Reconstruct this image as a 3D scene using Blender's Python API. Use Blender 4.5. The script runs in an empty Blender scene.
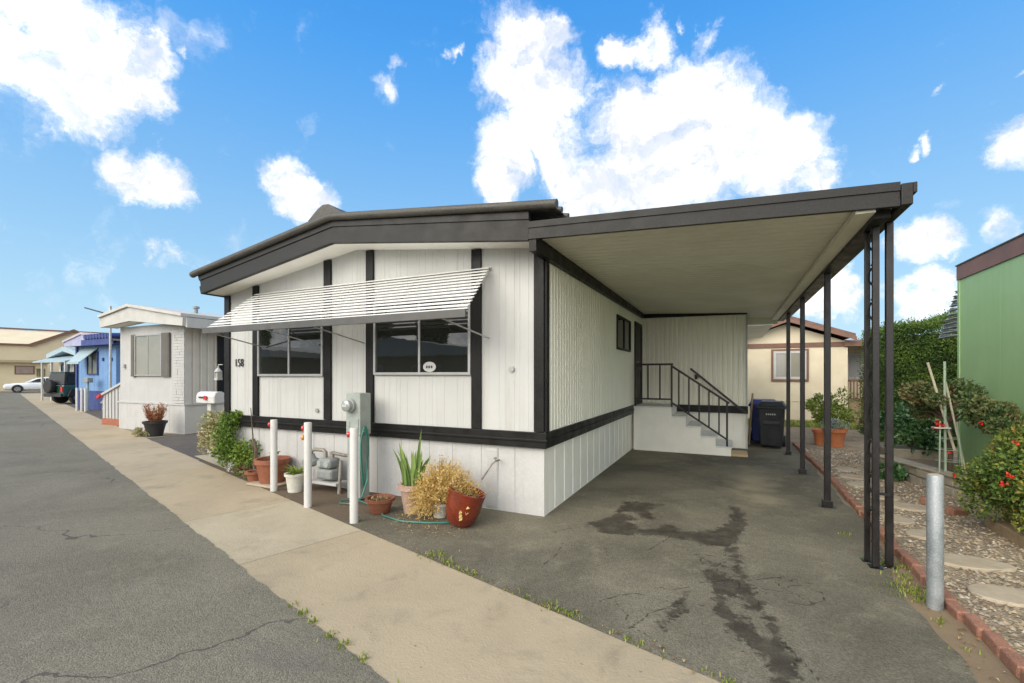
import bpy, bmesh, math, random
import numpy as np
from mathutils import Vector, Matrix
random.seed(7)
RND = random.Random(11)
sc = bpy.context.scene
C = sc.collection
PI = math.pi
rad = math.radians

# ------------------------------------------------------------------ view
CAM_Z, YAW, LENS = 1.65, 25.4, 16.0
cam_d = bpy.data.cameras.new('camera')
cam_d.lens = LENS; cam_d.sensor_width = 36
cam_d.shift_y = 0.0327
cam_d.clip_start = 0.05; cam_d.clip_end = 2000
cam = bpy.data.objects.new('camera', cam_d); C.objects.link(cam)
cam.location = (0, 0, CAM_Z); cam.rotation_euler = (rad(90), 0, rad(YAW))
sc.camera = cam
sc.view_settings.view_transform = 'Standard'
sc.view_settings.look = 'None'
sc.view_settings.gamma = 1
sc.view_settings.exposure = 1.0
sc.cycles.max_bounces = 10
sc.cycles.diffuse_bounces = 8

# ------------------------------------------------------------------ mesh helper
class MB:
    def __init__(s):
        s.v = []; s.f = []; s.t = []
    def add(s, vs, fs, tint=None):
        o = len(s.v); s.v += [tuple(v) for v in vs]
        s.f += [tuple(i + o for i in f) for f in fs]
        s.t += [0.5 if tint is None else tint] * len(fs)
    def box(s, x0, x1, y0, y1, z0, z1):
        s.add([(x0,y0,z0),(x1,y0,z0),(x1,y1,z0),(x0,y1,z0),(x0,y0,z1),(x1,y0,z1),(x1,y1,z1),(x0,y1,z1)],
              [(0,3,2,1),(4,5,6,7),(0,1,5,4),(1,2,6,5),(2,3,7,6),(3,0,4,7)])
        return s
    def hexa(s, lo, hi):
        s.add(list(lo) + list(hi), [(0,3,2,1),(4,5,6,7),(0,1,5,4),(1,2,6,5),(2,3,7,6),(3,0,4,7)]); return s
    def mbox(s, m, sx, sy, sz):
        vs = [m @ Vector((a*sx/2, b*sy/2, c*sz/2)) for c in (-1,1) for a, b in ((-1,-1),(1,-1),(1,1),(-1,1))]
        s.add(vs, [(0,3,2,1),(4,5,6,7),(0,1,5,4),(1,2,6,5),(2,3,7,6),(3,0,4,7)]); return s
    def prism(s, poly, axis, a, b):
        n = len(poly)
        def mk(p, w):
            if axis == 'y': return (p[0], w, p[1])
            if axis == 'x': return (w, p[0], p[1])
            return (p[0], p[1], w)
        s.add([mk(p, a) for p in poly] + [mk(p, b) for p in poly],
              [tuple(range(n))[::-1], tuple(range(n, 2*n))] + [(i, (i+1) % n, n + (i+1) % n, n + i) for i in range(n)])
        return s
    def tube(s, pts, r, n=8, cap=True, tint=None):
        pts = [Vector(p) for p in pts]
        rs = r if isinstance(r, (list, tuple)) else [r] * len(pts)
        rings = []; up = None
        for i, p in enumerate(pts):
            d = (pts[min(i+1, len(pts)-1)] - pts[max(i-1, 0)]).normalized()
            if up is None:
                up = d.orthogonal().normalized()
            up = (up - d * up.dot(d))
            up = up.normalized() if up.length > 1e-6 else d.orthogonal().normalized()
            w = d.cross(up)
            rings.append([p + rs[i] * (up * math.cos(2*PI*k/n) + w * math.sin(2*PI*k/n)) for k in range(n)])
        vs = [v for rg in rings for v in rg]; fs = []
        for i in range(len(pts) - 1):
            for k in range(n):
                fs.append((i*n + k, i*n + (k+1) % n, (i+1)*n + (k+1) % n, (i+1)*n + k))
        if cap:
            fs.append(tuple(range(n))[::-1]); fs.append(tuple((len(pts)-1)*n + k for k in range(n)))
        s.add(vs, fs, tint); return s
    def lathe(s, cx, cy, prof, n=28, wob=0):
        vs = []; fs = []
        for (r, z) in prof:
            for k in range(n):
                a = 2*PI*k/n
                vs.append((cx + r*math.cos(a), cy + r*math.sin(a), z))
        for i in range(len(prof) - 1):
            for k in range(n):
                fs.append((i*n + k, i*n + (k+1) % n, (i+1)*n + (k+1) % n, (i+1)*n + k))
        fs.append(tuple(range(n))[::-1]); fs.append(tuple((len(prof)-1)*n + k for k in range(n)))
        s.add(vs, fs); return s
    def xform(s, m):
        s.v = [tuple(m @ Vector(v)) for v in s.v]; return s
    def build(s, name, mat, parent=None, smooth=False, bevel=0, local=False, fixn=True, seg=2):
        me = bpy.data.meshes.new(name)
        off = Vector((0, 0, 0))
        if parent is not None and not local:
            q = parent
            while q.parent: q = q.parent
            off = q.location.copy()
        me.from_pydata([(v[0]-off.x, v[1]-off.y, v[2]-off.z) for v in s.v], [], s.f)
        if fixn:
            bm = bmesh.new(); bm.from_mesh(me)
            bmesh.ops.recalc_face_normals(bm, faces=bm.faces); bm.to_mesh(me); bm.free()
        else:
            at = me.attributes.new('tint', 'FLOAT', 'FACE')
            at.data.foreach_set('value', s.t)
        if smooth:
            me.shade_smooth(); me.set_sharp_from_angle(angle=rad(38))
        me.materials.append(mat); me.update()
        o = bpy.data.objects.new(name, me); C.objects.link(o)
        if parent is not None: o.parent = parent
        if bevel:
            b = o.modifiers.new('bevel', 'BEVEL'); b.width = bevel; b.segments = seg; b.limit_method = 'ANGLE'; b.angle_limit = rad(40)
        return o

def tag(o, label, cat, group=None):
    o['label'] = label; o['category'] = cat
    if group: o['group'] = group
    return o
def thing(name, label, cat, loc, rz=0, group=None):
    o = bpy.data.objects.new(name, None); C.objects.link(o)
    o.location = loc; o.rotation_euler = (0, 0, rz); o.empty_display_size = 0.1
    return tag(o, label, cat, group)
def struct(o):
    o['kind'] = 'structure'; return o
def stuff(o):
    o['kind'] = 'stuff'; return o
def children(o): return [c for c in C.objects if c.parent == o]
def dup(o, loc, label, rz=None, group=None):
    r = o.copy(); C.objects.link(r); r.location = loc; r['label'] = label
    if rz is not None: r.rotation_euler = (0, 0, rz)
    if group: r['group'] = group
    for ch in children(o):
        c = ch.copy(); C.objects.link(c); c.parent = r
        for g in children(ch):
            d = g.copy(); C.objects.link(d); d.parent = c
    return r

# ------------------------------------------------------------------ materials
def s2l(c):
    return tuple(((x/255)/12.92 if x/255 <= 0.04045 else ((x/255+0.055)/1.055)**2.4) for x in c)
def nn(nt, t, **kw):
    n = nt.nodes.new(t)
    for k, v in kw.items():
        if k in n.inputs.keys(): n.inputs[k].default_value = v
        else: setattr(n, k, v)
    return n
def mixc(nt, fac, a, b, mode='MIX'):
    m = nt.nodes.new('ShaderNodeMix'); m.data_type = 'RGBA'; m.blend_type = mode
    for sock, val in ((m.inputs[0], fac), (m.inputs[6], a), (m.inputs[7], b)):
        if hasattr(val, 'is_linked') or hasattr(val, 'links'): nt.links.new(val, sock)
        elif isinstance(val, (int, float)): sock.default_value = val
        else: sock.default_value = (*val, 1)
    return m.outputs[2]
def math_(nt, op, a, b=None, clamp=False):
    m = nt.nodes.new('ShaderNodeMath'); m.operation = op; m.use_clamp = clamp
    for i, val in enumerate((a, b)):
        if val is None: continue
        if isinstance(val, (int, float)): m.inputs[i].default_value = val
        else: nt.links.new(val, m.inputs[i])
    return m.outputs[0]
def ramp(nt, fac, lo, hi):
    m = nt.nodes.new('ShaderNodeMapRange'); m.interpolation_type = 'SMOOTHSTEP'
    m.inputs[1].default_value = lo; m.inputs[2].default_value = hi
    nt.links.new(fac, m.inputs[0]); return m.outputs[0]
def coords(nt, world=False):
    if world:
        return nn(nt, 'ShaderNodeNewGeometry').outputs['Position']
    tc = nn(nt, 'ShaderNodeTexCoord'); oi = nn(nt, 'ShaderNodeObjectInfo')
    a = nn(nt, 'ShaderNodeVectorMath', operation='MULTIPLY_ADD')
    a.inputs[1].default_value = (1, 1, 1)
    sc_ = nn(nt, 'ShaderNodeVectorMath', operation='SCALE'); sc_.inputs[0].default_value = (17.3, 9.1, 5.7)
    nt.links.new(oi.outputs['Random'], sc_.inputs['Scale'])
    nt.links.new(tc.outputs['Object'], a.inputs[0]); nt.links.new(sc_.outputs[0], a.inputs[2])
    return a.outputs[0]
def noise(nt, co, scale, detail=6, rough=0.55, dist=0):
    n = nn(nt, 'ShaderNodeTexNoise', Scale=scale, Detail=detail, Roughness=rough, Distortion=dist)
    nt.links.new(co, n.inputs['Vector']); return n.outputs['Fac']
def new_mat(name):
    m = bpy.data.materials.new(name); m.use_nodes = True
    return m, m.node_tree, m.node_tree.nodes['Principled BSDF']
def pm(name, c1, c2=None, rough=0.6, scale=3, bump=0.0, bscale=60, metal=0, spec=0.4, amt=1.0, fine=None, coat=0, streak=0):
    """procedural paint / stone / metal: two colours mixed by large and small noise, with a fine bump"""
    m, nt, b = new_mat(name)
    co = coords(nt)
    n1 = ramp(nt, noise(nt, co, scale, 7, 0.6), 0.32, 0.68)
    c2 = c2 or tuple(x*0.88 for x in c1)
    col = mixc(nt, math_(nt, 'MULTIPLY', n1, amt), c1, c2)
    if streak:      # faint rain streaks, dust and chalking running down a wall
        mp = nn(nt, 'ShaderNodeMapping'); mp.inputs['Scale'].default_value = (9, 9, 0.55); nt.links.new(co, mp.inputs[0])
        sk_ = ramp(nt, noise(nt, mp.outputs[0], 1.0, 7, 0.65), 0.48, 0.76)
        col = mixc(nt, math_(nt, 'MULTIPLY', sk_, streak), col, tuple(x*y for x, y in zip(c1, (0.62, 0.58, 0.50))))
        dt = ramp(nt, noise(nt, co, 5.5, 8, 0.7), 0.60, 0.80)
        col = mixc(nt, math_(nt, 'MULTIPLY', dt, streak*0.9), col, tuple(x*y for x, y in zip(c1, (0.6, 0.55, 0.46))))
    if fine:
        n2 = ramp(nt, noise(nt, co, scale*14, 4, 0.6), 0.42, 0.7)
        col = mixc(nt, math_(nt, 'MULTIPLY', n2, fine[1]), col, fine[0])
    nt.links.new(col, b.inputs['Base Color'])
    r = nn(nt, 'ShaderNodeMapRange'); r.inputs[3].default_value = max(0.03, rough-0.08); r.inputs[4].default_value = min(1, rough+0.1)
    nt.links.new(n1, r.inputs[0]); nt.links.new(r.outputs[0], b.inputs['Roughness'])
    b.inputs['Metallic'].default_value = metal
    b.inputs['Specular IOR Level'].default_value = spec
    if coat: b.inputs['Coat Weight'].default_value = coat; b.inputs['Coat Roughness'].default_value = 0.05
    if bump:
        bp = nn(nt, 'ShaderNodeBump', Strength=1.0, Distance=bump)
        nt.links.new(noise(nt, co, bscale, 5, 0.6), bp.inputs['Height']); nt.links.new(bp.outputs[0], b.inputs['Normal'])
    return m
def leafmat(name, cols, rough=0.5, trans=0.3, spec=0.3):
    m, nt, b = new_mat(name)
    at = nn(nt, 'ShaderNodeAttribute', attribute_name='tint')
    cr = nn(nt, 'ShaderNodeValToRGB'); el = cr.color_ramp.elements
    while len(el) < len(cols): el.new(0.5)
    for i, c in enumerate(cols):
        el[i].position = i / (len(cols) - 1); el[i].color = (*c, 1)
    nt.links.new(at.outputs['Fac'], cr.inputs[0])
    nt.links.new(cr.outputs[0], b.inputs['Base Color'])
    b.inputs['Roughness'].default_value = rough; b.inputs['Specular IOR Level'].default_value = spec
    tr = nn(nt, 'ShaderNodeBsdfTranslucent'); nt.links.new(cr.outputs[0], tr.inputs['Color'])
    mx = nn(nt, 'ShaderNodeMixShader'); mx.inputs[0].default_value = trans
    nt.links.new(b.outputs[0], mx.inputs[1]); nt.links.new(tr.outputs[0], mx.inputs[2])
    nt.links.new(mx.outputs[0], nt.nodes['Material Output'].inputs['Surface'])
    return m
def glassmat(name, c=(0.012, 0.013, 0.011), rough=0.02, spec=0.6, c2=None):
    m, nt, b = new_mat(name)
    co = coords(nt)
    col = mixc(nt, noise(nt, co, 1.5, 3), c, c2 or tuple(x*1.8 for x in c))
    nt.links.new(col, b.inputs['Base Color'])
    b.inputs['Roughness'].default_value = rough; b.inputs['Specular IOR Level'].default_value = spec
    bp = nn(nt, 'ShaderNodeBump', Strength=1.0, Distance=0.0006)
    nt.links.new(noise(nt, co, 3, 2), bp.inputs['Height']); nt.links.new(bp.outputs[0], b.inputs['Normal'])
    return m

WHITE = pm('white_siding', (0.50, 0.50, 0.475), (0.465, 0.465, 0.44), rough=0.55, scale=1.6, bump=0.0008, bscale=90, streak=0.30)
WHITE2 = pm('white_skirting', (0.485, 0.48, 0.463), (0.44, 0.435, 0.42), rough=0.5, scale=2.2, bump=0.0008, bscale=60, fine=((0.62, 0.6, 0.55), 0.25), streak=0.42)
SIDEW = pm('cream_side_siding_lifted', (0.90, 0.88, 0.76), (0.85, 0.83, 0.71), rough=0.55, scale=1.2, bump=0.0008, bscale=90, streak=0.25)  # paler base colour than the front siding stands in for light under the carport
SOFF = pm('white_soffit', (0.80, 0.78, 0.71), (0.74, 0.72, 0.65), rough=0.6, scale=2)
TRIM = pm('charcoal_trim', (0.015, 0.0145, 0.013), (0.023, 0.022, 0.0195), rough=0.45, scale=5, bump=0.001, bscale=40, fine=((0.05, 0.047, 0.043), 0.3), spec=0.22)
BLACK = pm('black_trim', (0.006, 0.0058, 0.0055), (0.011, 0.0105, 0.0095), spec=0.22, rough=0.45, scale=5, bump=0.001, bscale=50, fine=((0.04, 0.037, 0.034), 0.3))
IRON = pm('black_painted_iron', (0.005, 0.0047, 0.005), (0.010, 0.009, 0.0092), rough=0.38, scale=9, bump=0.0006, bscale=120, fine=((0.06, 0.045, 0.035), 0.25))
ROOFM = pm('weathered_roof_metal', (0.042, 0.039, 0.034), (0.07, 0.064, 0.052), rough=0.55, scale=4, bump=0.002, bscale=40, fine=((0.14, 0.13, 0.09), 0.4))
CEIL = pm('cream_carport_pan', (0.72, 0.70, 0.58), (0.65, 0.63, 0.515), rough=0.5, scale=1.0, bump=0.0005)
ALU = pm('awning_white_slat', (0.74, 0.735, 0.71), (0.67, 0.665, 0.635), rough=0.4, scale=6)
ALUGREY = pm('grey_aluminium', (0.42, 0.42, 0.41), (0.34, 0.34, 0.33), rough=0.4, scale=6, metal=0.4)
BARGREY = pm('awning_grey_bar', (0.075, 0.073, 0.068), (0.095, 0.092, 0.085), rough=0.45, scale=6)
GLASS = glassmat('window_glass')
GLASSG = glassmat('curtained_glass', (0.20, 0.19, 0.15), 0.08, 0.8, (0.28, 0.26, 0.21))
GLASSB = glassmat('bright_glass', (0.30, 0.31, 0.30), 0.05, 1.0, (0.4, 0.41, 0.4))
PVC = pm('white_bollard_paint', (0.57, 0.565, 0.54), (0.52, 0.515, 0.49), rough=0.45, scale=5, bump=0.001, bscale=30, fine=((0.5, 0.47, 0.4), 0.18), streak=0.35)
GALV = pm('galvanised_steel', (0.24, 0.27, 0.275), (0.33, 0.35, 0.355), rough=0.42, scale=7, metal=0.55, bump=0.0008, bscale=60, fine=((0.6, 0.62, 0.62), 0.35))
REDR = pm('red_reflector', (0.55, 0.02, 0.015), (0.45, 0.02, 0.015), rough=0.25, spec=0.7)
AMBR = pm('amber_reflector', (0.75, 0.25, 0.03), (0.6, 0.2, 0.03), rough=0.25, spec=0.7)
TERRA = pm('terracotta', (0.27, 0.085, 0.04), (0.20, 0.06, 0.03), rough=0.75, scale=6, bump=0.002, bscale=40, fine=((0.40, 0.24, 0.16), 0.45))
TERRA2 = pm('pale_terracotta', (0.44, 0.285, 0.215), (0.36, 0.225, 0.165), rough=0.8, scale=7, bump=0.002, bscale=50, fine=((0.55, 0.46, 0.40), 0.5))
TERRA3 = pm('orange_terracotta', (0.48, 0.17, 0.07), (0.40, 0.13, 0.055), rough=0.75, scale=5, bump=0.002, bscale=50)
GLAZE = pm('red_glaze', (0.17, 0.022, 0.010), (0.10, 0.014, 0.008), rough=0.14, scale=9, spec=0.7, fine=((0.32, 0.09, 0.03), 0.4))
POTW = pm('cream_pot', (0.62, 0.60, 0.52), (0.54, 0.52, 0.44), rough=0.6, scale=8, bump=0.001)
POTB = pm('black_pot', (0.02, 0.02, 0.022), (0.035, 0.035, 0.035), rough=0.45)
SOIL = pm('potting_soil', (0.05, 0.03, 0.018), (0.09, 0.055, 0.03), rough=0.95, scale=40, bump=0.01, bscale=60)
METERG = pm('sage_grey_enamel', (0.30, 0.335, 0.30), (0.25, 0.28, 0.255), rough=0.5, scale=8, bump=0.0006, fine=((0.5, 0.52, 0.47), 0.3))
GASG = pm('gas_meter_grey', (0.24, 0.26, 0.25), (0.18, 0.19, 0.185), rough=0.5, scale=12, bump=0.001, fine=((0.36, 0.36, 0.33), 0.3))
PIPEG = pm('weathered_pipe', (0.30, 0.28, 0.25), (0.22, 0.19, 0.16), rough=0.6, scale=15, metal=0.3)
HOSE = pm('green_hose', (0.045, 0.20, 0.155), (0.035, 0.16, 0.12), rough=0.4, scale=10)
STEPW = pm('step_white_paint', (0.80, 0.785, 0.71), (0.74, 0.725, 0.65), rough=0.55, scale=3, bump=0.0015, bscale=50)
STEPG = pm('step_tread_grey', (0.66, 0.655, 0.62), (0.72, 0.715, 0.68), rough=0.75, scale=9, bump=0.002, bscale=120, fine=((0.3, 0.3, 0.28), 0.4))
TANW = pm('tan_plywood', (0.50, 0.38, 0.22), (0.42, 0.31, 0.17), rough=0.7, scale=5, bump=0.001)
WOOD = pm('weathered_wood', (0.30, 0.22, 0.13), (0.22, 0.16, 0.10), rough=0.8, scale=8, bump=0.002)
BINM = pm('dark_bin_plastic', (0.016, 0.019, 0.021), (0.028, 0.031, 0.032), rough=0.42, scale=7, bump=0.0012, bscale=150)
BINB = pm('blue_bin_plastic', (0.02, 0.035, 0.16), (0.03, 0.045, 0.19), rough=0.42, scale=7, bump=0.0012, bscale=150)
RUBBER = pm('tyre_rubber', (0.014, 0.014, 0.014), (0.024, 0.023, 0.022), rough=0.75, scale=10)
CREAMW = pm('beige_stucco', (0.63, 0.56, 0.41), (0.575, 0.505, 0.365), rough=0.85, scale=2, bump=0.003, bscale=70)
BIGW = pm('tan_stucco', (0.66, 0.56, 0.38), (0.60, 0.51, 0.345), rough=0.85, scale=0.5, bump=0.003, bscale=30)
LOWW = pm('cream_stucco', (0.70, 0.585, 0.38), (0.64, 0.535, 0.345), rough=0.85, scale=0.8, bump=0.003, bscale=30)
BROWN = pm('brown_trim', (0.14, 0.075, 0.05), (0.19, 0.10, 0.07), rough=0.6, scale=5, bump=0.001)
REDROOF = pm('red_brown_shingle', (0.17, 0.10, 0.08), (0.13, 0.078, 0.062), rough=0.85, scale=8, bump=0.004, bscale=40)
GREENW = pm('green_siding', (0.31, 0.47, 0.215), (0.28, 0.44, 0.195), rough=0.6, scale=0.9, bump=0.001, bscale=60, streak=0.18)
BROWNF = pm('weathered_red_brown_fascia', (0.16, 0.085, 0.065), (0.22, 0.12, 0.095), rough=0.65, scale=4, bump=0.002)
NWHITE = pm('neighbour_white', (0.46, 0.457, 0.44), (0.42, 0.417, 0.40), rough=0.6, scale=2, bump=0.001, streak=0.28)
NROOF = pm('neighbour_cream_fascia', (0.48, 0.47, 0.435), (0.43, 0.42, 0.385), rough=0.6, scale=3)
BLUE = pm('blue_siding', (0.15, 0.28, 0.50), (0.13, 0.25, 0.45), rough=0.6, scale=2, streak=0.3)
BLUED = pm('deep_blue_skirt', (0.035, 0.055, 0.20), (0.028, 0.045, 0.16), rough=0.6, scale=3)
LAV = pm('lavender_trim', (0.33, 0.345, 0.48), (0.28, 0.295, 0.42), rough=0.6, scale=3)
PALEB = pm('pale_aqua_metal', (0.31, 0.40, 0.43), (0.27, 0.355, 0.385), rough=0.5, scale=5)
PALEH = pm('pale_grey_siding', (0.60, 0.62, 0.58), (0.52, 0.54, 0.5), rough=0.6, scale=3)
BRICKR = pm('red_brick_step', (0.36, 0.14, 0.08), (0.28, 0.10, 0.06), rough=0.85, scale=12, bump=0.004, bscale=60)
EDGE = pm('edging_brick', (0.26, 0.105, 0.065), (0.19, 0.078, 0.05), rough=0.85, scale=11, bump=0.006, bscale=50, fine=((0.36, 0.26, 0.18), 0.65))
STONE = pm('grey_concrete_block', (0.36, 0.315, 0.24), (0.27, 0.24, 0.19), rough=0.9, scale=6, bump=0.008, bscale=35, fine=((0.18, 0.17, 0.14), 0.4))
FLAG = pm('pale_flagstone', (0.40, 0.335, 0.245), (0.33, 0.27, 0.19), rough=0.85, scale=6, bump=0.004, bscale=30)
CARW = pm('white_car_paint', (0.72, 0.74, 0.74), (0.68, 0.7, 0.7), rough=0.25, spec=0.6, coat=0.7)
CARS = pm('silver_green_car_paint', (0.42, 0.48, 0.46), (0.38, 0.44, 0.42), rough=0.25, spec=0.6, coat=0.7)
CARG = pm('dark_green_car_paint', (0.015, 0.06, 0.045), (0.02, 0.075, 0.055), rough=0.22, spec=0.6, coat=0.8)
CARK = pm('black_car_trim', (0.015, 0.016, 0.016), (0.025, 0.025, 0.025), rough=0.5)
RIM = pm('alloy_rim', (0.42, 0.43, 0.44), (0.33, 0.34, 0.35), rough=0.3, metal=0.8)
REDP = pm('red_paint', (0.55, 0.03, 0.03), (0.45, 0.03, 0.03), rough=0.4)
INKM = pm('black_numeral', (0.01, 0.01, 0.01), (0.016, 0.016, 0.016), rough=0.5)
NSIDE = pm('neighbour_side_siding', (0.56, 0.525, 0.445), (0.50, 0.465, 0.395), rough=0.6, scale=2, bump=0.001)
SKSIDE = pm('side_skirting_lifted', (0.89, 0.87, 0.79), (0.82, 0.80, 0.72), rough=0.5, scale=2.2, bump=0.0008, bscale=60, streak=0.35)  # skirting copy with its base colour lightened to counter the carport shade
CLAYB = pm('brown_clay', (0.22, 0.075, 0.035), (0.17, 0.055, 0.028), rough=0.75, scale=8, bump=0.002, bscale=50, fine=((0.36, 0.2, 0.13), 0.35))
BARK = pm('bark', (0.14, 0.10, 0.07), (0.09, 0.065, 0.045), rough=0.9, scale=20, bump=0.01, bscale=40)
BAMB = pm('pale_green_stake', (0.28, 0.38, 0.28), (0.36, 0.42, 0.32), rough=0.6, scale=10)
STAKE = pm('pale_wood_stake', (0.52, 0.48, 0.36), (0.42, 0.37, 0.27), rough=0.75, scale=10)

def asphalt(name, c1, c2, dust_lift, world=True, extra=None):
    m, nt, b = new_mat(name)
    co = coords(nt, world)
    big = ramp(nt, noise(nt, co, 0.55, 6, 0.6, 0.4), 0.33, 0.67)
    col = mixc(nt, big, c1, c2)
    mid = ramp(nt, noise(nt, co, 3.2, 7, 0.65, 0.3), 0.50, 0.75)
    col = mixc(nt, math_(nt, 'MULTIPLY', mid, 0.55), col, dust_lift)
    v = nn(nt, 'ShaderNodeTexVoronoi', Scale=115.0); nt.links.new(co, v.inputs['Vector'])
    g = nn(nt, 'ShaderNodeSeparateColor'); nt.links.new(v.outputs['Color'], g.inputs[0])
    gr = nn(nt, 'ShaderNodeMapRange'); gr.inputs[3].default_value = 0.74; gr.inputs[4].default_value = 1.28
    nt.links.new(g.outputs[0], gr.inputs[0])
    cb = nn(nt, 'ShaderNodeCombineColor')
    for k in range(3): nt.links.new(gr.outputs[0], cb.inputs[k])
    col = mixc(nt, 1.0, col, cb.outputs[0], 'MULTIPLY')
    b.inputs['Roughness'].default_value = 0.88; b.inputs['Specular IOR Level'].default_value = 0.25
    h = math_(nt, 'ADD', math_(nt, 'MULTIPLY', v.outputs['Distance'], -0.6), math_(nt, 'MULTIPLY', noise(nt, co, 9, 6), 1.2))
    rough = None
    if extra: col, h, rough = extra(nt, co, col, h)
    nt.links.new(col, b.inputs['Base Color'])
    if rough is not None: nt.links.new(rough, b.inputs['Roughness'])
    bp = nn(nt, 'ShaderNodeBump', Strength=1.0, Distance=0.006)
    nt.links.new(h, bp.inputs['Height']); nt.links.new(bp.outputs[0], b.inputs['Normal'])
    return m
def road_extra(nt, co, col, h):
    # long patched seams and rubbed darker marks running with the lane
    mp = nn(nt, 'ShaderNodeMapping'); mp.inputs['Rotation'].default_value = (0, 0, rad(16)); mp.inputs['Scale'].default_value = (0.35, 2.2, 1)
    nt.links.new(co, mp.inputs[0])
    s = ramp(nt, noise(nt, mp.outputs[0], 0.9, 5, 0.6, 0.6), 0.56, 0.74)
    col = mixc(nt, math_(nt, 'MULTIPLY', s, 0.45), col, (0.10, 0.098, 0.09))
    v = nn(nt, 'ShaderNodeTexVoronoi', Scale=0.42, feature='DISTANCE_TO_EDGE')
    w = nn(nt, 'ShaderNodeVectorMath', operation='MULTIPLY_ADD'); w.inputs[1].default_value = (0.9, 0.9, 0)
    nz = nn(nt, 'ShaderNodeTexNoise', Scale=1.6, Detail=6.0); nt.links.new(co, nz.inputs['Vector'])
    nt.links.new(nz.outputs['Color'], w.inputs[0]); nt.links.new(co, w.inputs[2]); nt.links.new(w.outputs[0], v.inputs['Vector'])
    ck = math_(nt, 'LESS_THAN', v.outputs['Distance'], 0.0045)
    gate = ramp(nt, noise(nt, co, 0.5, 2), 0.44, 0.54)
    ck = math_(nt, 'MULTIPLY', ck, gate)
    col = mixc(nt, math_(nt, 'MULTIPLY', ck, 0.7), col, (0.05, 0.048, 0.045))
    return col, math_(nt, 'SUBTRACT', h, math_(nt, 'MULTIPLY', ck, 1.0)), None
ROADM = asphalt('road_asphalt', (0.138, 0.126, 0.094), (0.176, 0.161, 0.121), (0.208, 0.189, 0.142), extra=road_extra)
def drive_extra(nt, co, col, h):
    at = nn(nt, 'ShaderNodeAttribute', attribute_name='stain')
    ac = nn(nt, 'ShaderNodeAttribute', attribute_name='crack')
    an = nn(nt, 'ShaderNodeAttribute', attribute_name='dirt')
    ad = nn(nt, 'ShaderNodeAttribute', attribute_name='dust_lift')
    n = noise(nt, co, 9, 8, 0.65); n2 = noise(nt, co, 34, 5, 0.6)
    du = ramp(nt, math_(nt, 'ADD', ad.outputs['Fac'], math_(nt, 'MULTIPLY', math_(nt, 'SUBTRACT', noise(nt, co, 1.7, 6), 0.5), 0.9)), 0.35, 0.75)
    col = mixc(nt, math_(nt, 'MULTIPLY', du, 0.75), col, (0.30, 0.262, 0.175))  # dust tan; under the carport it also lightens the shaded floor
    di = ramp(nt, math_(nt, 'ADD', an.outputs['Fac'], math_(nt, 'MULTIPLY', math_(nt, 'SUBTRACT', n, 0.5), 0.8)), 0.4, 0.62)
    col = mixc(nt, math_(nt, 'MULTIPLY', di, 0.85), col, (0.115, 0.082, 0.055))
    e = math_(nt, 'ADD', at.outputs['Fac'], math_(nt, 'MULTIPLY', math_(nt, 'SUBTRACT', n, 0.5), 2.0))
    e = math_(nt, 'ADD', e, math_(nt, 'MULTIPLY', math_(nt, 'SUBTRACT', n2, 0.5), 0.8))
    st = ramp(nt, e, 0.34, 0.66)
    vr = ramp(nt, noise(nt, co, 6.5, 7, 0.7), 0.30, 0.66)
    col = mixc(nt, math_(nt, 'MULTIPLY', st, math_(nt, 'ADD', 0.54, math_(nt, 'MULTIPLY', vr, 0.40))), col, (0.036, 0.029, 0.021))
    cd = math_(nt, 'ADD', ac.outputs['Fac'], math_(nt, 'MULTIPLY', math_(nt, 'SUBTRACT', noise(nt, co, 22, 5), 0.5), 0.012))
    ck = math_(nt, 'SUBTRACT', 1.0, ramp(nt, cd, 0.002, 0.0095))
    col = mixc(nt, math_(nt, 'MULTIPLY', ck, 0.62), col, (0.03, 0.025, 0.02))
    h = math_(nt, 'SUBTRACT', h, math_(nt, 'MULTIPLY', ck, 1.4))
    rr = nn(nt, 'ShaderNodeMapRange'); rr.inputs[3].default_value = 0.86; rr.inputs[4].default_value = 0.62
    nt.links.new(st, rr.inputs[0])
    return col, h, rr.outputs[0]
DRIVEM = asphalt('driveway_asphalt', (0.095, 0.086, 0.062), (0.172, 0.156, 0.113), (0.23, 0.205, 0.145), extra=drive_extra)
NDRIVE = asphalt('dark_pad_asphalt', (0.085, 0.075, 0.066), (0.115, 0.10, 0.087), (0.15, 0.13, 0.10))

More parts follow.
